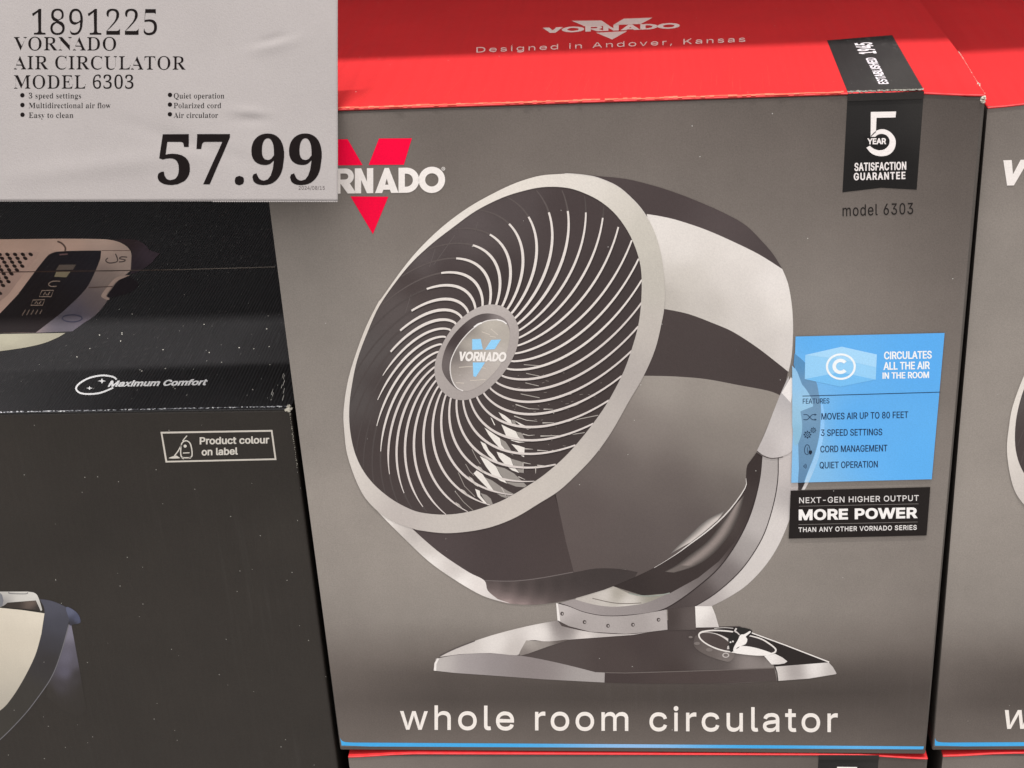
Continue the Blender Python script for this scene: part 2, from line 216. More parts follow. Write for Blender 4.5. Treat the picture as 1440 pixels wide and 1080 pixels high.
u 410 182,-5,158,-3,135,2,115,11,97,23,82,39,69,59,60,82,54,109,53,139,53,379,114,379,114,144,116,117,124,94,137,75,154,61,175,53,200,50,218,51,234,55,249,62,263,71,274,83,283,97,290,113,295,132,296,153,296,379,357,379,357,0,298,0,298,92,307,92,294,60,277,35,257,17,234,5,209,-3
v 389 163,0,17,379,84,379,165,155,187,87,206,21,184,21,203,87,224,155,305,379,371,379,226,0
w 567 138,0,23,379,87,379,133,214,154,137,175,41,165,41,186,135,206,214,252,379,316,379,362,214,382,136,402,41,391,41,413,135,434,214,480,379,545,379,429,0,368,0,319,172,305,225,291,280,277,338,291,338,277,280,263,225,248,172,199,0
x 379 21,0,171,218,171,171,29,379,100,379,147,306,179,253,207,206,175,206,202,253,233,306,282,379,352,379,209,169,209,214,358,0,287,0,231,85,200,136,173,182,205,182,178,136,148,85,91,0'''
SERIF = r'''. 180 89,-9,60,1,54,10,50,22,48,36,50,51,54,63,60,71,89,81,119,71,126,63,130,51,132,36,130,22,126,10,119,1
0 375 188,-7,150,-3,118,7,91,24,69,48,51,76,39,111,30,150,25,193,23,241,25,289,30,332,39,371,51,405,69,433,91,456,118,473,150,483,189,486,225,483,257,473,283,456,305,433,322,405,336,370,345,331,351,288,353,240,351,193,345,150,336,110,322,76,305,47,283,24,256,7,225,-3/188,37,210,43,227,61,237,91,243,131,247,181,248,240,247,300,243,349,237,390,227,419,211,437,189,443,166,437,150,419,139,390,132,349,128,300,127,240,128,181,132,131,139,91,150,61,166,43
1 375 65,0,65,36,120,36,131,37,139,40,146,45,154,79,154,416,108,365,94,355,81,348,67,346,57,347,48,352,40,359,33,369,29,381,28,396,74,412,132,447,179,482,254,482,254,79,261,47,267,41,276,37,288,36,343,36,343,0
2 375 24,0,24,69,123,171,187,245,218,307,226,371,225,395,220,413,212,427,202,437,189,443,174,445,153,442,137,432,126,416,118,393,114,364,112,329,88,331,68,336,50,344,37,357,29,374,26,396,28,411,34,426,43,441,55,454,72,465,92,474,116,481,143,485,174,486,220,483,258,473,288,456,310,434,323,407,328,375,319,329,291,281,238,220,154,138,87,74,244,74,257,75,269,79,279,86,288,95,295,107,300,120,305,141,345,141,341,0
3 375 163,-7,132,-5,104,-2,81,5,62,13,46,23,34,35,26,47,20,60,19,74,21,90,26,103,36,113,48,120,61,125,76,126,78,100,86,79,99,62,116,50,135,43,158,40,199,49,211,56,221,66,230,79,236,95,240,115,241,139,238,163,229,184,214,202,194,216,168,224,137,227,95,227,95,269,140,269,166,272,188,281,204,296,216,316,223,340,225,367,223,390,219,409,211,424,200,436,186,443,169,445,154,444,142,439,133,430,116,391,111,341,86,343,64,348,47,356,34,367,27,382,24,401,28,423,41,444,62,461,91,475,128,483,173,486,217,483,255,474,286,458,309,436,323,409,328,377,324,348,315,323,298,301,277,283,253,267,225,256,279,238,297,228,312,216,326,201,336,184,342,163,345,138,343,112,338,90,329,70,318,52,304,37,288,25,230,1
5 375 165,-7,133,-5,106,-1,84,5,66,14,51,24,40,35,33,48,28,61,27,75,29,89,33,101,42,109,53,116,66,120,81,121,88,83,111,52,123,46,137,42,154,40,195,50,207,58,217,69,226,83,232,101,236,122,237,148,234,178,226,203,213,223,195,236,173,244,146,247,103,243,71,235,40,247,62,480,316,480,319,357,281,357,275,380,267,399,244,406,105,406,94,281,126,288,168,291,216,287,258,276,293,256,319,228,335,192,340,148,338,120,333,96,324,75,312,56,299,40,282,27,226,1
6 375 197,-7,165,-4,136,4,109,18,86,37,67,62,51,93,39,130,33,173,30,222,32,258,35,293,42,325,51,356,63,384,77,409,94,432,114,450,137,466,163,477,191,484,222,486,249,485,272,482,291,476,307,468,319,459,329,449,335,437,339,425,340,412,338,399,332,387,322,376,307,367,287,362,260,360,256,400,243,434,236,441,227,445,216,447,191,441,170,426,152,401,139,366,130,322,125,269,161,286,218,294,256,290,288,278,315,258,336,230,348,196,352,155,348,110,334,71,313,38,282,13,244,-2/199,38,215,41,228,49,239,64,248,85,253,113,255,148,253,181,247,208,238,228,226,242,211,250,193,253,154,243,125,221,128,162,135,116,147,81,162,57,179,42
7 375 111,0,289,406,113,406,93,403,80,391,74,372,70,338,30,338,33,480,353,480,353,447,168,0
8 375 183,-7,148,-5,118,1,91,11,69,24,51,39,38,57,28,78,22,99,20,122,23,150,32,173,47,193,67,211,91,227,119,242,94,259,74,276,57,296,45,316,38,339,36,364,37,385,42,404,50,423,62,441,79,456,99,469,125,478,156,484,191,486,235,483,271,471,299,453,318,429,330,401,334,369,332,344,324,322,310,305,244,260,280,240,309,220,330,199,344,177,352,153,355,127,350,88,335,55,310,29,276,9,234,-3/203,283,218,293,230,304,239,317,245,332,249,350,250,370,243,407,222,436,212,442,200,446,187,447,170,445,156,438,145,426,137,410,132,392,130,372,132,351,139,333,149,318/187,32,208,34,226,42,241,55,253,72,260,92,262,116,259,136,252,154,239,170,220,185,195,200,164,216,126,178,118,161,112,142,111,120,113,95,120,74,132,56,147,42,165,34
9 375 152,-7,127,-5,106,-2,88,4,73,12,62,22,53,33,42,69,50,94,75,107,83,88,92,71,103,56,118,45,135,38,156,36,194,48,223,84,242,145,251,230,212,198,195,191,176,186,155,185,119,189,87,201,60,220,40,248,28,282,24,324,26,355,32,383,42,409,56,431,74,450,95,466,120,477,147,484,177,486,209,484,238,476,264,463,287,444,307,420,323,390,335,353,343,310,345,261,334,157,326,126,315,97,301,72,284,49,264,30,241,14,215,3,185,-4/184,233,199,234,212,239,224,245,251,278,248,330,242,372,231,403,217,424,201,437,181,441,164,438,149,429,137,413,128,391,123,362,121,328,125,286,137,257,156,239
A 437 -9,0,-9,18,4,19,14,24,24,30,49,75,206,466,224,465,384,87,411,34,420,25,430,20,443,18,443,0,229,0,229,18,259,21,277,30,283,46,273,81,253,132,103,132,79,71,76,59,75,48,80,32,96,21,124,18,128,18,128,0/113,161,242,161,177,319
C 468 257,-11,213,-7,174,3,137,20,105,43,78,71,56,104,39,142,29,184,26,228,30,273,39,314,56,351,79,384,106,412,139,435,176,452,216,462,259,465,292,463,328,454,367,440,388,435,402,439,413,449,419,465,437,465,437,308,420,308,403,347,381,380,356,407,328,427,298,439,265,443,212,430,174,389,151,321,144,226,152,138,177,74,219,36,278,24,305,26,331,33,358,45,383,61,407,81,428,106,447,89,409,45,365,14,314,-5
D 496 20,0,20,17,39,19,53,23,63,30,69,39,73,54,74,75,74,374,72,397,68,415,61,426,50,433,35,437,15,439,15,455,222,455,296,449,357,429,405,396,440,351,461,295,468,228,461,158,441,101,408,57,362,25,302,6,228,0/222,24,262,30,295,47,319,75,337,115,347,166,351,229,343,318,319,382,279,420,223,433,208,432,197,429,190,423,182,385,182,72,190,34,197,29,208,25
E 442 14,0,14,17,35,18,51,22,62,30,70,41,74,57,75,78,75,369,74,394,69,413,62,425,51,433,36,437,16,439,16,455,399,455,399,320,383,320,375,357,361,386,340,406,312,420,276,428,232,430,200,428,186,417,183,388,183,246,193,246,221,248,243,256,259,269,272,288,281,313,288,345,304,345,304,118,287,118,273,181,264,195,254,206,241,213,185,222,183,222,183,67,184,53,187,42,192,35,230,28,261,29,289,32,313,39,335,48,354,60,371,75,386,94,399,116,411,143,430,143,402,0
I 261 13,0,13,17,34,21,50,26,61,32,69,42,74,56,75,75,75,387,74,405,70,419,63,427,52,433,36,437,13,439,13,455,244,455,244,439,223,437,207,433,196,427,188,419,184,405,183,387,183,77,187,44,206,26,246,17,246,0
L 426 15,0,15,17,36,20,52,24,62,32,69,43,73,59,75,81,75,379,73,399,69,414,62,425,51,432,36,436,16,439,16,455,250,455,250,439,208,434,199,430,193,424,188,416,182,379,182,83,185,47,200,31,234,28,264,29,291,33,315,40,335,49,354,63,370,80,384,100,397,125,409,154,427,154,402,0
M 634 14,0,14,17,34,20,50,24,61,32,69,43,74,58,75,79,75,382,71,416,53,432,15,439,15,455,185,455,317,142,449,455,617,455,617,439,598,436,583,430,573,423,566,412,561,397,560,378,560,85,565,43,582,23,617,17,617,0,396,0,396,17,433,25,450,44,455,83,455,399,288,0,270,0,105,389,105,80,107,57,112,41,120,30,131,23,148,19,169,17,169,0
N 494 403,-11,107,350,107,79,108,57,112,42,119,31,129,24,145,20,167,17,167,0,18,0,18,17,54,23,71,41,76,79,76,388,36,433,18,439,18,455,156,455,391,169,391,377,386,414,369,431,331,439,331,455,480,455,480,439,459,436,443,432,433,425,427,414,423,398,422,377,422,-11
O 525 261,-11,228,-9,198,-3,169,7,142,21,117,38,94,58,75,81,58,106,45,134,35,163,29,195,28,228,29,260,35,292,45,321,58,349,75,374,95,397,117,417,143,434,170,448,200,458,232,464,265,466,298,464,328,458,357,448,384,435,409,418,431,399,451,376,467,351,481,323,490,293,496,261,498,228,496,195,490,163,481,134,467,106,450,81,430,58,408,38,383,21,355,7,325,-3,294,-9/265,12,315,26,351,66,372,133,379,228,376,293,365,346,348,389,324,419,294,437,260,443,210,430,174,389,152,322,145,228,149,163,159,109,177,67,201,37,230,18
P 418 15,0,15,17,36,20,52,24,62,32,69,43,73,59,75,81,75,379,73,398,69,413,62,424,51,431,36,436,16,439,16,455,214,455,265,454,306,449,336,440,357,429,375,415,390,398,400,378,407,356,409,332,404,296,390,266,367,240,334,221,292,209,242,206,182,206,182,81,183,59,187,43,194,32,205,24,221,20,242,17,242,0/182,230,201,230,231,232,255,240,272,253,283,271,290,297,292,329,290,361,285,387,275,406,261,420,241,428,216,431,189,424,182,398
Q 525 378,-116,315,-108,262,-87,219,-51,187,-1,155,13,127,30,101,50,80,74,61,100,47,129,36,160,30,193,28,228,29,260,35,292,45,321,58,349,75,374,95,397,117,417,143,434,170,448,200,458,232,464,265,466,298,464,328,458,357,448,384,435,409,418,431,399,451,376,467,351,481,323,490,293,496,261,498,228,493,176,479,128,454,86,421,49,379,21,330,0,360,-45,398,-72,445,-81,492,-73,495,-92,455,-105,416,-113/265,12,316,26,351,66,373,133,380,228,377,293,366,346,348,389,324,419,294,437,260,443,210,430,174,389,152,322,145,228,149,163,160,109,178,67,202,37,231,18
R 473 15,0,15,17,36,20,52,24,62,32,69,43,73,59,75,81,75,379,73,398,69,413,62,424,51,431,36,436,16,439,16,455,217,455,278,452,329,442,367,426,395,403,412,372,417,334,411,296,392,265,360,241,315,224,432,50,452,26,478,17,480,17,480,0,338,0,201,212,182,212,182,81,183,59,187,43,194,32,205,24,221,20,242,17,242,0/182,234,203,234,235,236,261,245,280,258,293,278,301,304,304,336,299,378,284,407,259,425,224,431,209,430,197,427,190,422,182,385
T 423 92,0,92,17,114,19,130,23,142,31,150,42,154,59,156,81,156,433,149,433,116,430,88,420,65,403,47,380,35,352,29,318,11,318,11,455,410,455,410,317,394,317,381,368,357,404,319,426,269,433,263,433,263,81,265,58,269,41,276,30,288,23,305,19,328,17,328,0
U 492 248,-13,192,-8,147,6,114,29,91,61,78,103,73,155,73,379,72,398,68,413,61,424,50,431,35,436,15,439,15,455,240,455,240,439,202,432,185,415,181,379,181,140,183,104,191,74,203,51,221,35,245,25,275,22,326,31,363,56,385,99,392,159,392,378,391,398,387,413,379,423,368,431,351,436,328,439,328,455,474,455,474,439,456,435,442,429,433,421,427,411,424,396,422,378,422,181,418,118,403,69,380,32,346,7,302,-8
V 428 212,-13,44,381,22,420,14,429,1,435,-14,439,-14,455,211,455,211,439,166,432,159,427,154,419,152,410,161,378,259,143,348,377,355,409,353,419,349,427,342,432,299,439,299,455,442,455,442,439,429,437,418,434,408,427,382,383,230,-13
a 344 255,-10,226,-5,208,10,200,35,168,11,133,-4,95,-9,74,-6,55,0,40,11,29,26,22,43,20,63,25,91,39,115,63,136,98,155,143,173,199,190,199,241,197,258,193,272,187,282,177,290,164,294,148,296,123,293,109,286,104,274,113,257,123,231,121,220,117,210,110,202,100,196,90,192,77,191,64,192,54,196,45,203,38,212,34,223,33,236,35,252,40,266,49,278,62,290,77,300,95,308,115,314,137,317,162,318,205,315,239,307,263,292,280,271,290,244,293,210,293,62,295,40,304,34,320,42,329,28,306,7,281,-6/151,34,174,41,199,63,199,169,164,157,138,139,123,114,118,84,122,56,133,39
c 293 156,-10,131,-8,108,-1,87,11,67,26,51,45,38,68,28,93,21,120,19,150,22,181,29,210,40,237,55,260,74,280,96,297,120,309,146,317,175,319,204,317,230,310,250,298,265,283,274,265,277,245,276,233,272,223,266,215,258,209,248,205,236,204,214,209,201,225,196,251,197,261,197,271,194,286,185,294,169,297,144,290,126,269,116,235,112,187,115,142,123,105,137,76,156,55,178,42,204,38,227,42,250,53,271,72,285,60,248,21,205,-2
d 370 140,-10,117,-8,97,-1,78,10,61,26,47,44,35,66,26,91,21,118,19,147,21,180,27,210,36,237,48,261,63,281,81,297,101,309,123,316,146,318,175,314,201,301,223,280,223,401,222,413,218,423,212,430,176,439,176,455,319,455,319,75,325,41,330,35,340,30,353,28,353,11,315,8,271,1,223,-10,223,39,201,12,173,-5/171,28,182,30,192,34,202,41,211,51,218,62,223,76,223,242,220,252,214,262,206,270,174,281,155,277,141,267,130,250,123,225,119,193,118,153,119,115,123,83,130,58,140,42,153,32
e 301 154,-10,129,-8,106,-1,85,10,66,26,50,45,37,69,27,95,21,125,19,157,21,187,28,215,38,240,51,263,68,282,87,298,109,309,132,316,157,318,193,314,224,301,249,280,268,251,279,216,283,173,283,166,117,166,123,112,138,73,164,50,199,42,225,47,248,62,270,86,285,73,248,27,205,-1/116,192,201,192,201,215,193,277,186,288,175,295,161,297,136,286,121,255,116,203
f 214 15,0,15,16,40,22,50,35,52,73,52,277,16,277,16,310,52,310,52,353,56,386,67,413,85,436,109,452,139,461,174,465,200,463,222,456,240,446,253,432,261,417,263,400,262,386,258,375,252,367,244,360,235,357,224,355,195,365,189,372,186,381,185,391,193,420,196,426,197,433,196,438,190,442,180,443,168,442,159,437,153,430,148,390,148,310,203,310,203,277,148,277,148,65,149,47,152,34,158,26,167,20,181,17,199,16,199,0
g 327 146,-140,106,-138,73,-132,48,-122,29,-108,18,-92,14,-75,20,-54,38,-38,69,-26,44,-10,29,9,24,30,26,46,32,61,42,74,57,86,77,98,102,110,58,135,31,169,22,212,24,232,30,251,40,268,53,282,69,295,88,305,109,312,132,317,157,318,183,317,208,312,233,304,317,304,317,268,268,268,281,248,289,226,291,203,290,185,285,167,276,151,264,137,250,125,234,116,215,108,194,104,172,103,157,103,142,104,112,94,106,87,102,80,101,71,105,59,119,51,141,49,175,49,259,40,277,33,292,24,303,13,310,-1,314,-18,316,-37,311,-67,296,-92,272,-113,239,-128,197,-137/157,124,172,127,183,134,190,146,195,163,198,184,199,211,198,238,195,260,190,276,183,288,172,295,157,297,143,295,132,288,124,276,118,260,115,238,114,211,115,184,118,163,124,146,132,134,143,127/161,-116,205,-113,238,-104,257,-88,263,-66,262,-55,257,-47,249,-41,205,-34,97,-34,84,-45,76,-58,73,-73,76,-84,83,-94,95,-103,111,-111,133,-115
i 198 101,362,87,364,75,368,65,376,57,387,52,399,50,412,52,426,57,438,65,449,75,457,87,462,101,463,114,462,126,457,137,449,145,438,150,426,151,412,149,399,145,387,136,376,126,368,114,364/18,0,18,16,45,26,52,56,52,252,47,285,20,293,21,310,148,310,148,56,154,26,180,16,180,0
l 199 18,0,18,16,45,26,52,56,52,398,47,429,42,434,33,438,20,439,20,455,148,455,148,56,154,26,180,16,180,0
n 381 18,0,18,16,45,26,52,56,52,253,46,284,40,289,31,293,19,294,19,310,148,310,148,267,175,296,207,313,243,318,281,312,309,292,325,258,330,212,330,56,337,26,343,21,352,17,363,16,363,0,202,0,202,16,207,16,223,21,232,34,235,56,235,217,229,258,223,265,215,270,203,271,183,267,164,255,148,235,148,56,154,26,160,21,168,17,180,16,180,0
o 336 169,-10,140,-8,114,-1,90,11,69,27,52,47,38,70,27,96,21,124,19,154,21,184,27,213,38,239,52,262,69,281,90,297,114,309,140,316,168,318,196,316,222,309,245,298,266,282,283,263,298,240,308,214,315,185,317,154,315,123,308,94,298,69,284,46,266,26,245,11,222,-1,197,-8/169,11,186,14,199,24,209,39,217,81,220,154,218,206,214,245,208,271,198,286,185,296,169,299,151,296,138,286,128,271,122,245,118,206,117,154,120,82,128,39,138,24,152,14
p 371 17,-139,17,-124,40,-117,50,-101,52,-64,52,243,46,283,19,295,19,310,143,310,143,263,166,294,195,313,230,319,253,317,274,310,293,298,309,283,323,264,335,241,343,216,348,189,350,160,348,128,343,99,334,72,323,48,308,28,291,12,272,0,250,-8,227,-10,196,-5,170,9,148,32,148,-58,152,-99,167,-118,197,-123,197,-139/195,28,214,32,229,42,239,59,247,84,251,116,253,154,251,192,247,223,241,248,232,265,218,275,199,278,179,273,162,259,148,235,148,69,160,46,176,33
r 287 18,0,18,16,45,26,52,56,52,252,46,285,20,293,21,310,146,310,146,252,158,272,172,288,187,301,203,311,218,316,233,318,250,317,264,312,275,304,283,293,288,281,289,266,288,254,284,243,278,234,270,228,260,224,248,222,222,231,207,250,189,260,179,258,171,252,162,241,155,228,151,211,149,192,149,56,150,42,153,32,159,25,197,16,197,0
s 288 151,-10,132,-8,110,-3,87,6,73,9,64,7,56,1,51,-9,36,-9,36,105,53,105,61,79,72,57,87,39,103,26,121,17,140,15,156,16,168,20,179,27,186,35,191,46,192,58,188,76,176,92,156,105,107,130,85,142,68,155,54,169,45,185,39,202,37,220,40,247,49,270,65,291,86,306,111,316,141,319,166,316,199,308,206,306,213,305,220,306,226,311,230,319,244,319,244,222,228,222,220,244,209,262,196,277,182,288,166,294,149,296,136,295,125,292,116,286,110,278,106,269,105,259,115,232,146,212,191,189,212,178,229,165,241,151,250,136,255,117,257,95,254,65,244,39,228,18,206,2,181,-7
t 228 124,-9,99,-7,80,-1,66,10,56,26,50,46,48,71,48,279,20,279,20,300,88,369,129,424,144,424,144,310,208,310,208,279,144,279,144,82,149,51,154,45,160,41,168,40,183,44,195,56,206,75,222,66,198,24,165,-1
u 375 131,-10,103,-7,81,2,65,17,54,38,48,65,46,97,46,248,39,282,33,289,24,293,11,294,11,310,142,310,142,74,151,46,158,40,166,37,177,36,196,39,213,49,228,66,228,248,221,283,214,289,204,293,189,294,189,310,324,310,324,70,331,39,360,30,360,13,321,10,277,3,228,-10,228,40,216,26,202,13,186,3,169,-4,150,-9
w 435 122,-10,17,265,6,284,-11,293,-11,310,138,310,138,293,120,289,114,276,116,266,120,253,167,127,211,235,201,266,190,288,168,295,168,310,323,310,323,293,308,291,299,285,296,276,296,269,298,262,336,141,382,256,387,275,380,289,356,295,356,310,445,310,445,295,425,284,412,258,304,-10,289,-10,223,197,140,-10
y 300 52,-140,36,-139,22,-133,10,-125,1,-113,-5,-100,-7,-84,-5,-73,-2,-62,5,-53,13,-46,24,-41,36,-40,64,-49,70,-57,73,-65,75,-76,74,-81,74,-87,75,-94,79,-97,86,-99,94,-96,104,-88,114,-74,129,-44,140,-5,36,251,25,275,15,287,-3,293,-5,293,-5,310,162,310,162,293,136,289,128,275,130,267,133,257,185,119,230,241,236,260,238,274,229,289,203,293,203,310,300,310,300,293,291,292,283,288,277,281,259,242,162,-24,129,-96,118,-111,107,-122,95,-131
z 293 13,0,13,14,168,287,128,287,106,286,87,280,72,272,61,258,51,240,44,216,26,216,32,310,275,310,275,291,126,25,152,25,181,27,205,33,223,44,237,59,249,80,260,107,276,107,268,0'''
def _load(t):
    d = {}
    for ln in t.split('\n'):
        if not ln: continue
        ch, adv, rest = ln[0], *ln[2:].split(' ', 1)
        cs = []
        for q in rest.split('/'):
            n = [int(v) for v in q.split(',')]; cs.append([(n[i]/1000, n[i+1]/1000) for i in range(0, len(n), 2)])
        d[ch] = (int(adv)/1000, cs)
    d[' '] = (d['n'][0]*.5 if 'n' in d else .25, [])
    return d
_S = _load(SANS); _S['I'] = (.185, [[(.06, 0), (.06, .509), (.125, .509), (.125, 0)]])
FONT = {'sans': _S, 'serif': _load(SERIF)}
def area(P): return sum(P[i-1][0]*P[i][1]-P[i][0]*P[i-1][1] for i in range(len(P)))/2
def fatten(P, dx, dy, sg):
    n = len(P); o = []
    for i in range(n):
        a, b, c = P[i-1], P[i], P[(i+1) % n]
        e1 = (b[0]-a[0], b[1]-a[1]); e2 = (c[0]-b[0], c[1]-b[1])
        l1 = math.hypot(*e1) or 1; l2 = math.hypot(*e2) or 1
        n1 = (e1[1]/l1*sg, -e1[0]/l1*sg); n2 = (e2[1]/l2*sg, -e2[0]/l2*sg)
        k = 1+n1[0]*n2[0]+n1[1]*n2[1]; k = max(k, .5)
        o.append((b[0]+(n1[0]+n2[0])/k*dx, b[1]+(n1[1]+n2[1])/k*dy))
    return o
def text(pr, s, a, b, cap, L, col, font='sans', fat=(0, 0), track=0.0, shear=0.0, up=None):
    """writes s from baseline pixel a to baseline pixel b, capital height cap (pixels)"""
    F = FONT[font]; H = FH[font]
    x = 0; gl = []
    for ch in s:
        adv, cs = F[ch]
        if cs:
            big = max(cs, key=lambda c: abs(area(c))); sg = 1 if area(big) > 0 else -1
            gl.append((x, [fatten(c, fat[0], fat[1], sg) for c in cs]))
        x += adv+track
    x0 = min(x_+p[0] for x_, ls in gl for l in ls for p in l); x1 = max(x_+p[0] for x_, ls in gl for l in ls for p in l)
    if up is None:
        up = (0, -1)
    for x_, ls in gl:
        lp = []
        for l in ls:
            o = []
            for p in l:
                t = p[1]/H*cap; u = (x_+p[0]-x0)/(x1-x0)
                o.append((a[0]+(b[0]-a[0])*u+up[0]*t+shear*t, a[1]+(b[1]-a[1])*u+up[1]*t))
            lp.append(o)
        pr.add(lp, L, col, rule='nonzero')
FH = {'sans': max(p[1] for p in FONT['sans']['E'][1][0]), 'serif': max(p[1] for p in FONT['serif']['E'][1][0])}
# the maker's wordmark, in units of its letter height
def _arc(cx, cy, r, a0, a1, n=18):
    return [(cx+r*math.cos(math.radians(a0+(a1-a0)*i/n)), cy+r*math.sin(math.radians(a0+(a1-a0)*i/n))) for i in range(n+1)]
def _ring(cx): return [_arc(cx, .5, .525, 0, 350, 35), _arc(cx, .5, .265, 0, 350, 35)]
WORD = [
    [[(0, 1), (.31, 1), (.475, .44), (.64, 1), (.95, 1), (.60, 0), (.35, 0)]],
    _ring(1.42),
    [[(1.99, 0), (1.99, 1)]+_arc(2.46, .68, .32, 90, -60)+[(2.88, 0), (2.54, 0), (2.25, .40), (2.25, 0)], [(2.25, .80), (2.25, .56)]+_arc(2.44, .68, .12, -90, 90, 8)],
    [[(2.82, 0), (2.82, 1), (3.07, 1), (3.30, .47), (3.30, 1), (3.55, 1), (3.55, 0), (3.30, 0), (3.07, .53), (3.07, 0)]],
    [[(3.62, 0), (4.00, 1), (4.17, 1), (4.55, 0), (4.26, 0), (4.21, .13), (3.95, .13), (3.90, 0)], [(4.085, .58), (4.02, .33), (4.15, .33)]],
    [[(4.55, 0), (4.55, 1)]+_arc(4.87, .5, .5, 90, -90), [(4.80, .76), (4.80, .24)]+_arc(4.86, .5, .26, -90, 90, 12)],
    _ring(5.87)]
def wordmark(pr, a, b, cap, L, col, shear=0, skip=0):
    for g in WORD[skip:]:
        pr.add([[(a[0]+(b[0]-a[0])*p[0]/6.395+shear*p[1]*cap, a[1]+(b[1]-a[1])*p[0]/6.395-cap*p[1]) for p in l] for l in g], L, col)

# ------------------------------------------------------------------ materials
def nodes(name):
    m = bpy.data.materials.new(name); m.use_nodes = True
    nt = m.node_tree; return m, nt, nt.nodes['Principled BSDF']
def N(nt, t, **k):
    n = nt.nodes.new(t)
    for a, b in k.items():
        if a == 'ins':
            for i, v in b.items(): n.inputs[i].default_value = v
        else: setattr(n, a, b)
    return n
def paper(name, base=None, rough=.5, spec=.25, flute=.0, flutescale=250, grain=.12, dust=.0, fl_ax='X', scuff=.0, coat=0, dustcol=(.6, .58, .55), bump=.25, tint=.0):
    """printed board: ink colour (a colour attribute or one colour), fibre grain, dust specks, corrugation showing through"""
    m, nt, bs = nodes(name); lk = nt.links.new
    tc = N(nt, 'ShaderNodeTexCoord'); oi = N(nt, 'ShaderNodeObjectInfo')
    off = N(nt, 'ShaderNodeVectorMath', operation='SCALE'); lk(oi.outputs['Location'], off.inputs[0]); off.inputs[3].default_value = 3.7
    ad = N(nt, 'ShaderNodeVectorMath', operation='ADD'); lk(tc.outputs['Object'], ad.inputs[0]); lk(off.outputs[0], ad.inputs[1]); P = ad.outputs[0]
    if base is None:
        at = N(nt, 'ShaderNodeAttribute', attribute_name='col'); col = at.outputs['Color']
    else:
        rg = N(nt, 'ShaderNodeRGB'); rg.outputs[0].default_value = (*base, 1); col = rg.outputs[0]
    n1 = N(nt, 'ShaderNodeTexNoise', ins={'Scale': 1100, 'Detail': 2, 'Roughness': .7}); lk(P, n1.inputs['Vector'])
    n2 = N(nt, 'ShaderNodeTexNoise', ins={'Scale': 16, 'Detail': 5, 'Roughness': .62}); lk(P, n2.inputs['Vector'])
    mr = N(nt, 'ShaderNodeMapRange', ins={'From Min': .25, 'From Max': .75, 'To Min': 1-grain, 'To Max': 1+grain}); lk(n1.outputs[0], mr.inputs[0])
    mr2 = N(nt, 'ShaderNodeMapRange', ins={'From Min': .3, 'From Max': .7, 'To Min': .94-tint, 'To Max': 1.06+tint}); lk(n2.outputs[0], mr2.inputs[0])
    mm = N(nt, 'ShaderNodeMath', operation='MULTIPLY'); lk(mr.outputs[0], mm.inputs[0]); lk(mr2.outputs[0], mm.inputs[1])
    sc = N(nt, 'ShaderNodeVectorMath', operation='SCALE'); lk(col, sc.inputs[0]); lk(mm.outputs[0], sc.inputs[3]); col = sc.outputs[0]
    h = n1.outputs[0]
    if scuff:
        mp = N(nt, 'ShaderNodeMapping'); lk(P, mp.inputs[0]); mp.inputs['Scale'].default_value = (260, 260, 9) if fl_ax == 'X' else (260, 9, 260)
        n3 = N(nt, 'ShaderNodeTexNoise', ins={'Scale': 1, 'Detail': 3}); lk(mp.outputs[0], n3.inputs['Vector'])
        r3 = N(nt, 'ShaderNodeMapRange', ins={'From Min': .56, 'From Max': .78, 'To Min': 0, 'To Max': scuff}); lk(n3.outputs[0], r3.inputs[0])
        n4 = N(nt, 'ShaderNodeTexNoise', ins={'Scale': 9, 'Detail': 2}); lk(P, n4.inputs['Vector'])
        r4 = N(nt, 'ShaderNodeMapRange', ins={'From Min': .45, 'From Max': .65}); lk(n4.outputs[0], r4.inputs[0])
        m4 = N(nt, 'ShaderNodeMath', operation='MULTIPLY'); lk(r3.outputs[0], m4.inputs[0]); lk(r4.outputs[0], m4.inputs[1])
        mx = N(nt, 'ShaderNodeMix', data_type='RGBA'); lk(m4.outputs[0], mx.inputs[0]); lk(col, mx.inputs[6]); mx.inputs[7].default_value = (.32, .3, .29, 1); col = mx.outputs[2]
    if dust:
        for sca, rad in ((95, .036), (230, .065), (38, .016)):
            vo = N(nt, 'ShaderNodeTexVoronoi', ins={'Scale': sca, 'Randomness': 1.0}); lk(P, vo.inputs['Vector'])
            lt = N(nt, 'ShaderNodeMath', operation='LESS_THAN'); lk(vo.outputs['Distance'], lt.inputs[0]); lt.inputs[1].default_value = rad
            sep = N(nt, 'ShaderNodeSeparateColor'); lk(vo.outputs['Color'], sep.inputs[0])
            gt = N(nt, 'ShaderNodeMath', operation='LESS_THAN'); lk(sep.outputs[0], gt.inputs[0]); gt.inputs[1].default_value = dust
            mu = N(nt, 'ShaderNodeMath', operation='MULTIPLY'); lk(lt.outputs[0], mu.inputs[0]); lk(gt.outputs[0], mu.inputs[1])
            mk = N(nt, 'ShaderNodeMath', operation='MULTIPLY'); lk(mu.outputs[0], mk.inputs[0]); lk(sep.outputs[1], mk.inputs[1])
            mx = N(nt, 'ShaderNodeMix', data_type='RGBA'); lk(mk.outputs[0], mx.inputs[0]); lk(col, mx.inputs[6]); mx.inputs[7].default_value = (*dustcol, 1); col = mx.outputs[2]
    lk(col, bs.inputs['Base Color'])
    bs.inputs['Roughness'].default_value = rough; bs.inputs['Specular IOR Level'].default_value = spec
    if coat: bs.inputs['Coat Weight'].default_value = coat; bs.inputs['Coat Roughness'].default_value = .25
    b1 = N(nt, 'ShaderNodeBump', ins={'Strength': bump, 'Distance': .0003}); lk(h, b1.inputs['Height'])
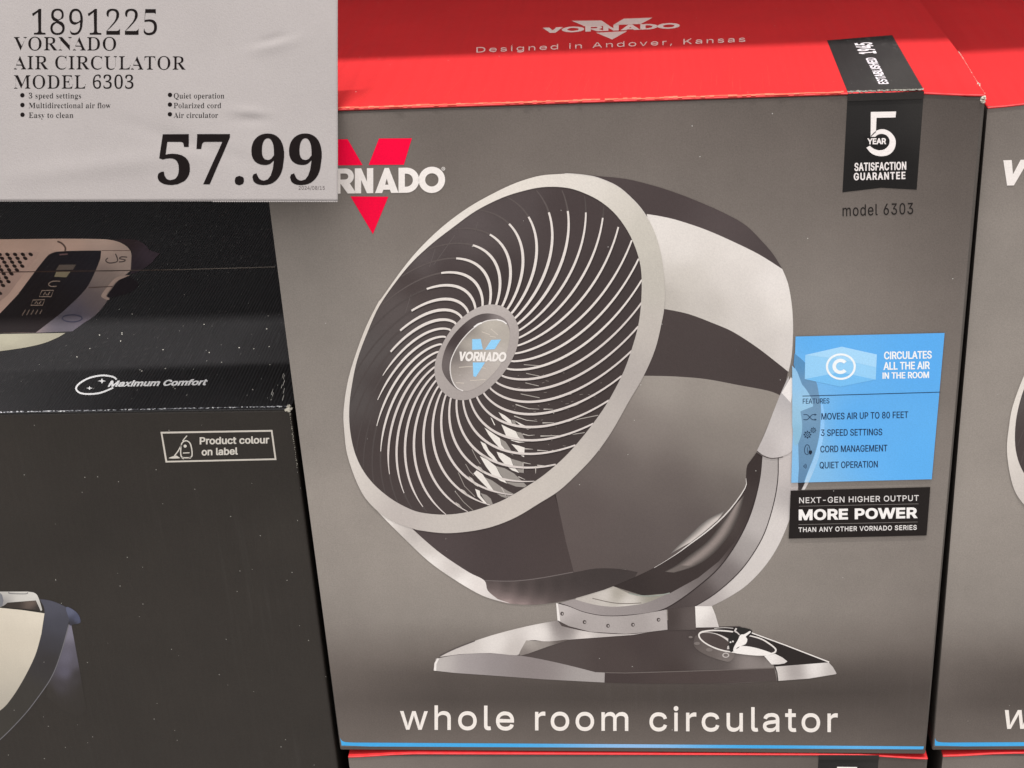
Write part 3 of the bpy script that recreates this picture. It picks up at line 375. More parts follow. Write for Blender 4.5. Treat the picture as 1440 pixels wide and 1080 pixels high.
    if flute:
        wv = N(nt, 'ShaderNodeTexWave', bands_direction=fl_ax, ins={'Scale': flutescale/6.2832*1.0, 'Distortion': .6, 'Detail': 1, 'Detail Scale': .3}); lk(P, wv.inputs['Vector'])
        n5 = N(nt, 'ShaderNodeTexNoise', ins={'Scale': 20, 'Detail': 3}); lk(P, n5.inputs['Vector'])
        ml = N(nt, 'ShaderNodeMath', operation='MULTIPLY'); lk(wv.outputs[0], ml.inputs[0]); lk(n5.outputs[0], ml.inputs[1])
        b2 = N(nt, 'ShaderNodeBump', ins={'Strength': flute, 'Distance': .0012}); lk(ml.outputs[0], b2.inputs['Height']); lk(b1.outputs[0], b2.inputs['Normal']); lk(b2.outputs[0], bs.inputs['Normal'])
    else: lk(b1.outputs[0], bs.inputs['Normal'])
    return m
M_PRINT = paper('printed_board', None, .5, .22, flute=.06, dust=.05, scuff=.03, tint=.02)
M_INK = paper('ink', None, .5, .14, grain=.06, dust=.05, tint=-.03)
M_GREY = paper('grey_board', lin((88, 82, 78)), .5, .25, grain=.1)
M_LID = paper('red_lid_board', (.62, .013, .016), .6, .75, flute=1.0, flutescale=176, grain=.05, dust=.05)
M_LIDINK = paper('lid_ink', None, .42, .4, flute=.35, flutescale=330, grain=.06, dust=.2, scuff=.25, fl_ax='X')
M_BLACK = paper('black_gloss_board', lin((51, 46, 42)), .46, .28, flute=.10, flutescale=420, grain=.16, dust=.13, scuff=.022, tint=.03, dustcol=(.75, .73, .68))
M_BLACKTOP = paper('black_gloss_lid', lin((27, 25, 28)), .62, .75, flute=.7, flutescale=900, grain=.14, dust=.28, scuff=.12, fl_ax='X', tint=.06, dustcol=(.8, .78, .74))
M_VACINK = paper('vacuum_ink', None, .46, .28, flute=.08, flutescale=420, grain=.05, dust=.12)
M_PAPER = paper('price_card_paper', lin((150, 144, 143)), .75, .15, grain=.05, tint=-.02, bump=.5)
M_CARDINK = paper('card_ink', None, .8, .04, grain=.12, tint=0)
M_TORN = paper('torn_board', (.62, .58, .5), .85, .1, grain=.3, bump=1)
M_STEEL = paper('shelf_steel', (.28, .28, .29), .5, .4)
M_FLOOR = paper('concrete', (.32, .31, .3), .6, .3, tint=.05)

def empty(name, loc, label, cat, group=None):
    o = bpy.data.objects.new(name, None); C.objects.link(o); o.location = loc; o.empty_display_size = .05
    o['label'] = label; o['category'] = cat
    if group: o['group'] = group
    return o
def solid(name, corners, m, parent, bev=.002, seg=3, sag=False):
    """a board box from its 8 corners (bottom 4 then top 4, both front-left, front-right, back-right, back-left)"""
    bm = bmesh.new(); v = [bm.verts.new(Vector(c)) for c in corners]
    for q in ((0, 3, 2, 1), (4, 5, 6, 7), (0, 1, 5, 4), (1, 2, 6, 5), (2, 3, 7, 6), (3, 0, 4, 7)): bm.faces.new([v[i] for i in q])
    bmesh.ops.recalc_face_normals(bm, faces=bm.faces[:])
    if bev: bmesh.ops.bevel(bm, geom=bm.edges[:], offset=bev, segments=seg, affect='EDGES', profile=.5)
    if sag:
        for ax, vals in ((0, (.012, .022, .034, .05, .34, .356, .368, .378, .387, .395)), (1, (.012, .024, .04, .06)), (2, (.44, .452))):
            for v_ in vals:
                cc = [0, 0, 0]; cc[ax] = v_; nn = [0, 0, 0]; nn[ax] = 1
                bmesh.ops.bisect_plane(bm, geom=bm.verts[:]+bm.edges[:]+bm.faces[:], dist=1e-6, plane_co=cc, plane_no=nn)
        sm_ = lambda t: (lambda q: q*q*(3-2*q))(min(1, max(0, t)))
        for v in bm.verts:
            kx = max(sm_((v.co.x-.345)/.06), .9*sm_((.05-v.co.x)/.05)); ky = sm_((.075-v.co.y)/.075); kz = sm_((v.co.z-.43)/.03)
            v.co.z -= .0034*kx*ky*kz
    me = bpy.data.meshes.new(name); bm.to_mesh(me); bm.free()
    for p in me.polygons: p.use_smooth = True
    me.materials.append(m)
    o = bpy.data.objects.new(name, me); C.objects.link(o); o.parent = parent
    o.modifiers.new('wn', 'WEIGHTED_NORMAL') if bev else None
    return o
def scraps(name, pts, parent, m, r=.0016):
    """bits of torn white board along worn corners"""
    bm = bmesh.new()
    for p, k in pts:
        mt = Matrix.Translation(p) @ Matrix.Rotation(random.uniform(0, 6), 4, random.choice('XYZ')) @ Matrix.Diagonal((random.uniform(.6, 1.5), random.uniform(.3, .7), random.uniform(.6, 1.4), 1))
        g = bmesh.ops.create_icosphere(bm, subdivisions=2, radius=r*k, matrix=mt)
        for v in g['verts']: v.co += Vector([random.uniform(-.4, .4)*r*k for _ in range(3)])
    me = bpy.data.meshes.new(name); bm.to_mesh(me); bm.free(); me.materials.append(m)
    o = bpy.data.objects.new(name, me); C.objects.link(o); o.parent = parent
    return o

# ------------------------------------------------------------------ setting
H = .46212
FRONT = Face((0, 0, 0), (0, -1, 0))
TOPF = Face((0, 0, H), (0, 0, 1))
def flat(name, x0, x1, y0, y1, z0, z1, m, label=None):
    o = solid(name, [(x0, y0, z0), (x1, y0, z0), (x1, y1, z0), (x0, y1, z0), (x0, y0, z1), (x1, y0, z1), (x1, y1, z1), (x0, y1, z1)], m, None, .003, 2)
    o['kind'] = 'structure'; return o
flat('floor', -6, 6, -6, 6, -.56, -.466, M_FLOOR)
flat('shelf', -2.2, 2.6, -.017, 1.1, 1.05, 1.13, M_STEEL)   # the deck above, whose edge shades the box tops

# ------------------------------------------------------------------ the fan box
fan = empty('fan_box', (0, 0, 0), 'grey fan box with red lid, whole in the middle, with its blue feature panel visible', 'box', 'fan boxes stacked on the shelf')
TL, TR = FRONT.at(362, 160), FRONT.at(1384, 128)
BL, BR = FRONT.at(478.3, 1055), FRONT.at(1301.5, 1061)
DEP = .36; LT = .0015
ra, rb = TOPF.at(1374, 99), TOPF.at(1297, 0)
sl_ = (rb.x-ra.x)/(rb.y-ra.y); TR.x = (ra.x-sl_*ra.y+TR.x*2)/3; dx = rb.x-TR.x+sl_*(DEP-rb.y)
TL.z = TOPF.o.z; TR.z = TOPF.o.z
bk = lambda p, x=0: Vector((p.x+x, DEP, p.z))
solid('carton', [BL, BR, bk(BR), bk(BL), TL-Vector((0, 0, LT)), TR-Vector((0, 0, LT)), bk(TR, dx)-Vector((0, 0, LT)), bk(TL)-Vector((0, 0, LT))], M_GREY, fan, .0012, sag=True)
up = Vector((0, -.0006, 0))
solid('lid', [TL-Vector((0, 0, LT-.0002))+up, TR-Vector((0, 0, LT-.0002))+up, bk(TR, dx)-Vector((0, 0, LT-.0002)), bk(TL)-Vector((0, 0, LT-.0002)),
              TL+up, TR+up, bk(TR, dx), bk(TL)], M_LID, fan, .0007, sag=True)
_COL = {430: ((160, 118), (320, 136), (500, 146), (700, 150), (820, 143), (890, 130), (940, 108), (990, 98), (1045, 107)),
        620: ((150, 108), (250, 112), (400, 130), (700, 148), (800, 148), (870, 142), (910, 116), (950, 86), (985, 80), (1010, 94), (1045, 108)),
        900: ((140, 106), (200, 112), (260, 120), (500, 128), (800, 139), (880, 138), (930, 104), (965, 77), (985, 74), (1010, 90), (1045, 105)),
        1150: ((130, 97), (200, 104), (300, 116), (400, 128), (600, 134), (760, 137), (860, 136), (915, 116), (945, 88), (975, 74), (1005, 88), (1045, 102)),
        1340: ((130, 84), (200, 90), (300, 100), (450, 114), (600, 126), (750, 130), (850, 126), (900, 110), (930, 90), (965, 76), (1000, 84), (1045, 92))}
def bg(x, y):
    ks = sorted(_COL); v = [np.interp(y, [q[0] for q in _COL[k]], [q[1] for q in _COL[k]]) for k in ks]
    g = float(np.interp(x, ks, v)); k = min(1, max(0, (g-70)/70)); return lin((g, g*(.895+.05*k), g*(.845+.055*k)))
e_ = 3.2
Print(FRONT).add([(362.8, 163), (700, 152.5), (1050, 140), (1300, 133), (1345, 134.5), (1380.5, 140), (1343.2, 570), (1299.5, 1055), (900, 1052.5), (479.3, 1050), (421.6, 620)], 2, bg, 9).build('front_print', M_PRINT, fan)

# -- brand mark
lg = Print(FRONT)
lg.add([(533, 194.5), (579.3, 194.2), (568, 231.5), (518.5, 231.8)], 4, (250, 0, 62))
lg.add([(445, 196), (489, 195.5), (510, 232), (468, 232.5)], 4, (250, 0, 62))
lg.add([(493, 276), (546.2, 276.4), (524.5, 329)], 4, (250, 0, 62))
lo_ = lg.build('brand_emblem', M_INK, fan)
lt = Print(FRONT); wordmark(lt, (399, 273), (626, 270), 35.2, 5, (240, 232, 228))
lt.add([ell(623.5, 237, 2.6, 2.6, 16), ell(623.5, 237, 1.7, 1.7, 16)], 5, (225, 218, 214)); lt.add(ell(623.5, 237, .8, 1, 8), 5, (225, 218, 214))
lt.build('brand_lettering', M_INK, fan)

# -- picture of the fan
G = {}
c1 = Zc(470, 180, 4.5); c2 = Zc(780, 200, 4); c3 = Zc(470, 400, 4.5); c4 = Zc(760, 400, 4.5); c5 = Zc(470, 620, 4.5); c6 = Zc(760, 620, 4.5)
c7 = Zc(1000, 440, 3.178); c8 = Zc(590, 810, 4); c9 = Zc(880, 810, 4); ch = Zc(600, 420, 7.2); cb = Zc(1140, 0, 3.373)
pic = empty('fan_picture', (0, 0, 0), 'x', 'x')
del pic['category']; del pic['label']
pic.parent = fan
OUT = c1(1440, 288, 1300, 300, 1150, 345, 1000, 415, 850, 500, 700, 610, 560, 740, 440, 880, 300, 1075)+c3(280, 110, 200, 270, 130, 460, 85, 620, 60, 800, 65, 930, 85, 1080)+[(503, 680), (519, 706), (546, 729)]+\
    [(579, 742), (594, 745.6), (625.6, 749), (659, 746.7), (692, 740), (725.6, 726.7), (759, 706.7), (786.7, 689), (815.6, 662), (837.8, 637.8), (860, 606.7), (884.5, 563.5), (905.2, 528), (921, 491.5), (930, 455.6), (934.4, 429), (934.6, 400), (930, 360), (920, 325), (905, 297.5), (887.5, 277.5), (867.5, 261), (842.5, 250), (825, 246), (802.5, 243.8)]
OPN = [(790, 262.7), (763, 262.7), (736.7, 267.8), (705.6, 277.8), (670, 295.6), (639, 317.8), (607.8, 342), (581, 366.7), (559, 393), (534, 429), (518, 464), (503, 504), (495.6, 537.8), (491.6, 569), (492, 600), (498, 632), (509, 657.8), (525.6, 680), (547.8, 699), (570, 712), (592, 720), (625.6, 723), (659, 719), (692, 709), (714.4, 699), (743, 682), (765.6, 666.7), (793, 643), (817.8, 615.6), (842, 584), (860, 555.6), (877.8, 520), (891, 482), (899, 449), (902.3, 410), (901, 375), (892.5, 345), (880, 320), (862.5, 297.5), (840, 280), (812.5, 267.5)]
OUTs, OPNs = cr(OUT, True, 4), cr(OPN, True, 4)
# base
base = Print(FRONT)
dk = (74, 64, 63)
BT = cr([(610, 942.5), (612, 931), (617, 924), (647.5, 909), (690, 894), (740, 881), (784, 872)], n=4)
base.add(BT+[(940, 872), (1010, 881)]+cr([(1040, 880), (1057.5, 889), (1105, 907.5), (1165, 931)], n=3)+[(1176, 946), (1137.5, 954), (1094, 957), (1030, 961), (910, 961), (840, 959.5), (765, 955.5), (690, 950), (640, 946.3), (613, 943.5)], 3,
         idw([((780, 920), (84, 75, 73)), ((900, 910), (72, 62, 61)), ((1000, 930), (92, 84, 82)), ((1060, 930), (142, 133, 130)), ((950, 955), (70, 60, 58)), ((880, 930), (78, 68, 66)), ((1080, 915), (60, 52, 51)), ((1000, 900), (70, 61, 60)), ((1085, 930), (150, 142, 138))]), 8)
TE = cr([(613, 926), (647.5, 920), (690, 918.5), (730, 921.5), (765, 927.5), (802.5, 936), (837.5, 945)], n=4)
base.add([(610.5, 942)]+TE+[(850.5, 945.5), (850, 959.5), (765, 955), (690, 949.5), (640, 946), (613, 943)], 4, idw([((620, 935), (190, 183, 180)), ((660, 935), (160, 152, 152)), ((740, 940), (138, 129, 128)), ((840, 952), (165, 158, 156)), ((700, 935), (146, 138, 138))]), 8)
base.add([(610, 942.5), (611, 932), (615.5, 925), (617.5, 926), (614, 933), (613.5, 943)], 5, (235, 228, 224))
base.add(cr([(618, 923.5), (647, 908.8), (690, 893.5), (740, 880.5), (784, 872)], n=4)+cr([(790, 880), (830, 888.5), (880, 891.5), (912, 888.5)], n=3)+cr([(890, 892.5), (842, 896), (802, 899), (772, 902), (745, 900), (735, 912), (727, 921), (690, 918), (647, 919.5)], n=3), 5,
         idw([((650, 913), (205, 197, 193)), ((700, 905), (226, 219, 215)), ((760, 890), (232, 225, 221)), ((800, 885), (150, 142, 140)), ((850, 892), (190, 182, 179)), ((820, 896), (222, 214, 210)), ((720, 915), (196, 188, 184)), ((790, 876), (130, 122, 120))]), 6)
base.add(cr([(740, 900), (772, 901.5), (800, 899), (770, 909), (732, 921.5), (735, 909)], n=3), 5.4, idw([((745, 905), (172, 164, 158)), ((765, 904), (150, 142, 137)), ((740, 918), (128, 119, 115)), ((790, 900), (100, 91, 88))]), 6)
base.add(cr([(618, 921), (640, 910.5), (668, 900)], n=3)+cr([(668, 901.5), (640, 912.5), (619, 922.5)], n=3), 6, (96, 88, 86))
base.add([(850.5, 945.5), (880, 946), (1089, 939.5), (1092.5, 957), (1030, 960.5), (910, 961), (850, 959.5)], 4.5, idw([((860, 952), (70, 60, 59)), ((970, 952), (78, 67, 65)), ((1085, 948), (82, 73, 71))]), 9)
base.quads(stroke([(851, 945.5), (880, 946), (1000, 942.5), (1089, 939)], 1.2), 5.2, (112, 103, 100))
base.add([(1005, 882)]+c9(560, 285, 640, 285, 710, 322)+cr([(1057.5, 890.5), (1105, 908), (1165, 931.2)], n=2)+c9(1000, 497, 840, 508, 775, 448), 5, (46, 40, 39))
base.quads(stroke([(1057, 889.5), (1105, 907), (1166, 930.6)], 1.6), 6, (232, 225, 221))
base.add(c9(838, 508, 1140, 484, 1165, 510, 1185, 545, 1182, 550, 1030, 575, 858, 588), 6, idw([((1092, 945), (214, 207, 203)), ((1118, 942), (160, 152, 150)), ((1145, 938), (236, 230, 227)), ((1170, 942), (190, 183, 180))]), 6)
base.quads(stroke(c9(838, 506, 850, 540, 856, 590), 1.4), 6.5, (50, 43, 42))
base.build('base', M_INK, pic)
# control dial
cD = Zc(960, 860, 9)
dl = Print(FRONT)
dl.add(cr(cD(180, 300, 150, 330, 140, 420, 200, 490, 330, 560, 480, 610, 590, 630, 650, 570, 640, 510, 500, 480, 300, 400), True, 4), 5.6, idw([((975, 900), (92, 83, 81)), ((995, 915), (104, 95, 92)), ((1025, 928), (122, 113, 110)), ((1030, 915), (112, 103, 100))]), 5)
DO = cr(cD(195, 295, 225, 250, 300, 232, 420, 225, 620, 240, 860, 295, 1000, 335, 1110, 400, 1180, 460, 1185, 500, 1150, 530, 1050, 552, 900, 550, 660, 520, 480, 490, 330, 430, 230, 360), True, 5)
DI = cr(cD(215, 295, 240, 268, 310, 250, 420, 243, 620, 258, 850, 309, 990, 350, 1095, 412, 1160, 465, 1165, 495, 1130, 515, 1040, 538, 900, 538, 670, 508, 490, 474, 340, 416, 245, 350), True, 5)
dl.add(DI, 6.4, idw([((1000, 905), (78, 68, 66)), ((990, 893), (84, 74, 72)), ((1060, 903), (56, 50, 50)), ((1080, 912), (52, 46, 46)), ((1020, 912), (80, 70, 68))]), 5)
dl.add([DO, DI], 7, (228, 221, 217))
dl.add(cr(cD(380, 262, 450, 246, 560, 250, 640, 262, 600, 340, 575, 335, 500, 290), True, 4), 6.8, (50, 44, 43))
dl.quads(stroke(cr(cD(235, 262, 340, 262, 430, 280, 520, 320, 585, 362)), lambda t: .5+3.0*t*t), 7.2, (214, 206, 203))
dl.add(cr(cD(640, 500, 680, 450, 740, 430, 860, 440, 1000, 475, 1140, 530, 1050, 550, 900, 549, 720, 530, 660, 518), True, 5), 7.5, (238, 232, 229))
dl.add(cD(1030, 556, 1170, 530, 1260, 575, 1325, 625, 1290, 650, 1220, 662, 1125, 665), 7.5, idw([((1080, 925), (236, 230, 227)), ((1104, 930), (212, 205, 202))]), 4)
for x, y, r in ((100, 318, 26), (182, 398, 38), (335, 478, 44)): dl.add(ell(*cD(x, y)[0], r/9, r/9*.55, 20), 7.5, (122, 113, 110))
dl.add([ell(*cD(545, 547)[0], 4.9, 3.7, 24), ell(*cD(545, 547)[0], 3.2, 2.2, 24)], 7.5, (190, 182, 179))
dl.build('control_dial', M_INK, pic)
kb = Print(FRONT)
kb.add(cr(cD(575, 350, 620, 280, 665, 215, 700, 195, 780, 200, 860, 222, 878, 245, 860, 290, 810, 330, 720, 440, 640, 490, 610, 510, 590, 480, 560, 470, 560, 430, 590, 400), True, 5), 8, (44, 42, 41))
kb.add(cr(cD(650, 440, 700, 350, 730, 290, 780, 280, 850, 240, 856, 262, 800, 310, 818, 345, 800, 400, 740, 430, 690, 450, 660, 500, 640, 490), True, 4), 8.6, (240, 234, 231))
kb.quads(stroke(cr(cD(680, 205, 662, 240, 690, 260, 720, 290)), lambda t: 2.6-1.2*t), 8.6, (206, 199, 196))
kb.add(cD(565, 430, 585, 425, 590, 470, 560, 470), 8.7, (200, 192, 189))
for x, y in ((605, 382), (635, 372)): kb.add(ell(*cD(x, y)[0], 1.3, 1.2, 10), 8.8, (228, 222, 219))
kb.quads(stroke(cr(cD(400, 208, 520, 198, 640, 206)), .9), 8.2, (206, 199, 196))
kb.build('knob', M_INK, pic)
# yoke
yk = Print(FRONT)
L1 = cr([(807, 842), (827, 848), (845, 851.5), (865, 853), (888, 851), (910, 847), (942, 832.5), (975, 811), (1005, 782), (1030, 748), (1044, 715)], n=4)
L2 = cr([(786, 848), (800, 852.5), (822.5, 861), (852.5, 866), (890, 864.5), (926, 859), (951, 846.7), (982, 824), (1011, 798), (1036, 763), (1055.6, 722), (1067.8, 676), (1071.5, 641)], n=4)
L3 = cr([(976, 853), (1005, 835), (1036, 808), (1058, 780), (1075.5, 748), (1088, 707.5), (1093.8, 673), (1094.3, 643)], n=4)
L4 = cr([(1000, 852.5), (1026.7, 838.5), (1052, 821), (1078, 793), (1097, 762), (1112, 725), (1121.5, 689), (1126, 655), (1120, 620)], n=4)
yk.add(L2[:-1]+[(1071.5, 641)]+L3[::-1]+[(938, 857)], 3.5, idw([((1080, 660), (172, 165, 163)), ((1078, 700), (178, 171, 169)), ((1050, 770), (160, 153, 151)), ((1020, 810), (122, 114, 113)), ((985, 840), (86, 77, 76)), ((955, 852), (78, 69, 68)), ((1065, 740), (186, 179, 177))]), 6)
yk.add(L3+L4[::-1], 3.5, idw([((1105, 660), (196, 188, 186)), ((1110, 700), (176, 169, 168)), ((1080, 770), (208, 201, 198)), ((1040, 820), (206, 199, 196)), ((1000, 848), (176, 168, 166)), ((1095, 735), (214, 207, 204))]), 6)
yk.quads(stroke(L3, 1.3), 4.2, (60, 52, 52))
GAP = [(1064, 636), (1071.5, 641), (1069, 658), (1064, 691), (1051, 726.7), (1033, 762), (1011, 789), (982, 812), (942, 834), (904, 837), (877.8, 829), (862, 824), (893, 811), (920, 797.8), (949, 780), (971, 764), (1000, 742), (1026.7, 715.6), (1047.8, 685.6), (1050, 655)]
yk.add(L1+L2[::-1], 4, idw([((815, 850), (160, 151, 150)), ((880, 858), (150, 142, 141)), ((940, 845), (140, 132, 131)), ((990, 810), (112, 104, 103)), ((1030, 765), (70, 60, 59)), ((1060, 700), (62, 53, 52))]), 6)
yk.quads(stroke(L2, 1.5), 4.6, (56, 48, 48))
yk.add(cr([(808, 843), (827, 834), (849, 828), (862, 824), (884, 834), (904, 838), (942, 833), (920, 845), (890, 851), (860, 853), (830, 849)], True, 3), 3.8, idw([((830, 843), (190, 182, 176)), ((870, 836), (160, 153, 143)), ((880, 846), (214, 207, 201)), ((920, 838), (150, 145, 135)), ((850, 836), (205, 198, 192))]), 5)
yk.quads(stroke(cr([(833, 841), (860, 847), (880, 848.5), (902, 847.5)]), 1.1), 4.4, (120, 112, 106))
yk.add(GAP, 4.2, idw([((1060, 660), (58, 49, 48)), ((1045, 700), (66, 57, 56)), ((1050, 730), (66, 57, 55)), ((1020, 785), (62, 53, 52)), ((970, 812), (62, 53, 52)), ((930, 810), (64, 55, 54)), ((1000, 755), (66, 57, 55)), ((960, 780), (60, 52, 50)), ((900, 825), (56, 48, 47)), ((920, 830), (60, 52, 50)), ((1025, 725), (84, 75, 73))]), 5)
SH = [((1290, 340), (1215, 430)), ((1255, 470), (1130, 545)), ((1190, 600), (1050, 640)), ((1090, 715), (940, 725)), ((980, 790), (860, 785)), ((850, 832), (785, 826))]
for k, g in enumerate((80, 94, 108, 122, 134, 142)):
    e = k/6.5
    Q = [(o_[0]+(i_[0]-o_[0])*e*.5, o_[1]+(i_[1]-o_[1])*e*.5) for o_, i_ in SH]; Q2 = [(i_[0]+(o_[0]-i_[0])*e*.5, i_[1]+(o_[1]-i_[1])*e*.5) for o_, i_ in SH]
    if k: Q, Q2 = Q[:-1] if k > 2 else Q, Q2[:-1] if k > 2 else Q2
    yk.add(cr(c6(*[v for p in Q for v in p]), n=4)+cr(c6(*[v for p in Q2[::-1] for v in p]), n=4), 4.3+k*.05, (g, g*.92, g*.89))
yk.quads(stroke(cr([(884, 834), (904, 837.5), (925, 837), (942, 833.5)]), 1.4), 4.8, (150, 156, 148))
yk.build('yoke', M_INK, pic)
pl = Print(FRONT)
pl.add(cr([(783, 848), (800, 852.5), (822.5, 861), (852.5, 866), (890, 864.5), (937.5, 857)], n=4)+[(938.7, 885), (910, 888.5), (880, 891), (830, 888), (800, 880), (786, 873)], 5.6, idw([((790, 862), (196, 188, 186)), ((850, 876), (172, 164, 162)), ((930, 872), (178, 170, 168)), ((800, 878), (160, 152, 150)), ((900, 878), (164, 156, 154))]), 6)
pl.add([(782, 847.5), (784.5, 848), (788, 873), (784, 872)], 6, (234, 228, 224))
for x, y in ((790.5, 862.5), (822, 874.3), (855, 879.5), (890, 878), (926, 871)):
    pl.add(ell(x, y, 2.6, 2.8, 14), 6, (84, 76, 74)); pl.add(ell(x+.6, y+.2, 1.1, 1.3, 10), 6.4, (176, 168, 166))
pl.add([(939, 856), (977.5, 852), (978.7, 882.5), (979, 885), (940, 886)], 5.8, idw([((945, 870), (72, 63, 61)), ((970, 870), (96, 87, 85))]), 6)
pl.add([(977.5, 852), (1001, 852), (1006, 864), (1011, 881.5), (978.7, 882)], 6, idw([((985, 860), (236, 230, 226)), ((1000, 875), (206, 199, 196))]), 6)
pl.build('mount_plate', M_INK, pic)
# housing
hs = Print(FRONT)
dkb = idw([((860, 255), (80, 70, 70)), ((930, 285), (76, 66, 66)), ((1010, 320), (86, 76, 76)), ((1085, 365), (78, 69, 69)), ((960, 500), (74, 65, 64)), ((1070, 530), (72, 63, 62))])
TB = cr([(825, 245.5), (842, 247.5), (880, 251.3), (920, 261), (955, 272.5), (992.5, 287.5), (1025, 302.5), (1050, 317.5), (1072.5, 340), (1087.5, 357.5), (1100, 378)], n=4)
BL_ = cr([(1100, 378), (1067.5, 357.5), (1030, 339), (992, 322.5), (955, 310), (930, 304), (905, 300)], n=4)
hs.add(TB+BL_+[(880, 285), (850, 265)], 6, dkb, 9)
RS = cr([(1100, 378), (1108, 398), (1113, 425), (1115, 450), (1115, 472), (1113.3, 500), (1109, 522)], n=4)
DT = cr([(1108, 522), (1088, 506), (1063, 487), (1031.5, 466.7), (1005, 455), (967.5, 441), (930, 433.3)], n=4)
hs.add(BL_[::-1][1:]+RS+DT+[(925, 380)], 6, idw([((925, 320), (230, 223, 218)), ((960, 350), (226, 219, 214)), ((940, 420), (186, 179, 172)), ((1000, 430), (196, 189, 183)), ((1030, 390), (214, 207, 202)), ((1040, 360), (224, 217, 212)), ((1100, 430), (226, 219, 214)), ((1105, 490), (214, 207, 203)), ((1080, 490), (202, 195, 190)), ((960, 390), (205, 198, 191)), ((1060, 440), (208, 201, 196)), ((1090, 400), (230, 223, 219))]), 8)
DB = cr([(1098, 556), (1080, 549), (1037.8, 541), (993, 532.7), (949, 529), (905, 528)], n=4)
hs.add(DT+[(920, 480)]+DB[::-1]+[(1104, 540)], 6, dkb, 9)
lowb = idw([((930, 545), (160, 152, 145)), ((1010, 560), (152, 144, 137)), ((1080, 570), (146, 138, 131)), ((900, 600), (132, 123, 118)), ((1000, 620), (132, 124, 118)), ((1045, 640), (134, 126, 120)), ((860, 650), (104, 95, 92)), ((950, 680), (100, 91, 88)), ((1030, 690), (106, 98, 94)), ((820, 720), (94, 84, 82)), ((900, 760), (94, 85, 83)), ((980, 740), (92, 83, 81)), ((820, 790), (92, 82, 80)), ((900, 795), (88, 79, 77))])
EDG = cr([(1064, 635), (1051, 653), (1049, 672), (1047.8, 685.6), (1026.7, 715.6), (1000, 742), (971, 764), (949, 780), (920, 797.8), (893, 811)], n=3)
hs.add(DB+[(880, 560), (850, 600), (780, 670), (780, 694), (787, 720), (796, 762), (807, 805), (838, 799), (880, 800)]+EDG[::-1]+[(1082, 592)], 6, lowb, 10)
BE = [((1140, 420), (1165, 440)), ((1050, 500), (1120, 500)), ((950, 590), (1040, 570)), ((865, 668), (950, 640)), ((820, 715), (850, 705))]
for k, g in enumerate((116, 136, 156, 174, 190, 202)):
    e = k/6
    Q = [(i_[0]+(o_[0]-i_[0])*(1-e*.8), i_[1]+(o_[1]-i_[1])*(1-e*.8)) for o_, i_ in BE]
    Q[0] = (BE[0][1][0]-k*5, BE[0][1][1]+k*7); Q[-1] = (Q[-1][0]+k*10, Q[-1][1]-k*8)
    hs.add(cr(c6(*[v for p in Q for v in p]), n=4)+cr(c6(*[v for p in BE[3:0:-1] for v in p[1]]), n=4), 6.6+k*.05, (g, g*.955, g*.93))
hs.quads(stroke(EDG[6:-3], lambda t: .5+1.3*math.sin(math.pi*min(1, t*1.1))), 7.2, (222, 215, 211))
hs.add([(570, 738), (579, 742)]+cr([(603, 764), (625.6, 782), (659, 804), (681, 815.6)], n=3)+cr([(721, 817), (759, 813), (807, 804.5)], n=3)+[(796, 762), (787, 720), (780, 690), (700, 700)], 6, idw([((620, 760), (80, 70, 70)), ((700, 770), (74, 64, 64)), ((780, 740), (74, 64, 63)), ((790, 790), (76, 66, 65))]), 10)
hs.add(cr([(681, 815.6), (721, 817), (759, 813), (807, 804.5), (838, 799), (870, 799.5), (897, 804)], n=3)+[(893, 811), (862, 824)]+cr([(849, 829), (804, 842), (775, 847.5), (747.8, 850), (714, 848), (692, 841.5)], n=4)+[(684, 828)], 6.4,
       idw([((x, y-d), (g, g*.885, g*.87)) for d, gs in ((0, (150, 172, 160, 128, 96, 82, 74, 70)), (8, (120, 128, 116, 96, 82, 76, 70, 66)), (17, (96, 94, 86, 78, 73, 70, 67, 66)), (27, (84, 78, 74, 71, 69, 67, 66, 66))) for (x, y), g in zip(((692, 841), (712, 847), (735, 850), (760, 849), (785, 846), (810, 841), (835, 834), (860, 825)), gs)]), 5)
hs.quads(stroke(cr([(682, 815.8), (721, 816.6), (759, 812.5), (806, 804)]), 1.3), 7, (112, 103, 102))
RIM_O = cr([(500, 672), (514.4, 697.5), (536.7, 724.5), (570, 758), (603, 789), (636.7, 813), (670, 833), (692, 842), (718, 848.3)], n=4)
RIM_I = cr([(700, 842), (686, 830), (681, 815.6), (659, 804), (625.6, 782), (603, 764), (579, 742), (560, 720)], n=4)
hs.add(RIM_O+RIM_I, 6.5, idw([((520, 700), (220, 212, 207)), ((560, 742), (206, 198, 193)), ((600, 775), (198, 190, 185)), ((640, 800), (206, 198, 194)), ((672, 824), (226, 218, 214)), ((545, 738), (236, 229, 224)), ((600, 788), (240, 234, 230)), ((650, 822), (242, 236, 232)), ((700, 843), (214, 206, 203)), ((580, 750), (190, 182, 178))]), 5)
hs.build('housing', M_INK, pic)
pv = Print(FRONT)
pv.add(cr([(1109, 528), (1099, 550), (1090, 572), (1076, 608), (1064.5, 633)], n=3)+cr([(1072, 639), (1085, 643.5), (1101, 641), (1113, 634), (1119, 622)], n=3)+[(1120, 560), (1112, 552)], 7.2, idw([((1090, 590), (196, 190, 189)), ((1110, 620), (206, 199, 198)), ((1075, 630), (184, 177, 176)), ((1110, 560), (180, 175, 176))]), 6)
pv.add([(1112, 530), (1117, 534), (1112, 566), (1099, 552)], 7.6, (234, 228, 226))
pv.quads(stroke(cr([(1064.5, 634), (1072, 640), (1085, 644), (1101, 642)]), 1.2), 7.8, (90, 82, 81))
pv.build('pivot', M_INK, pic)
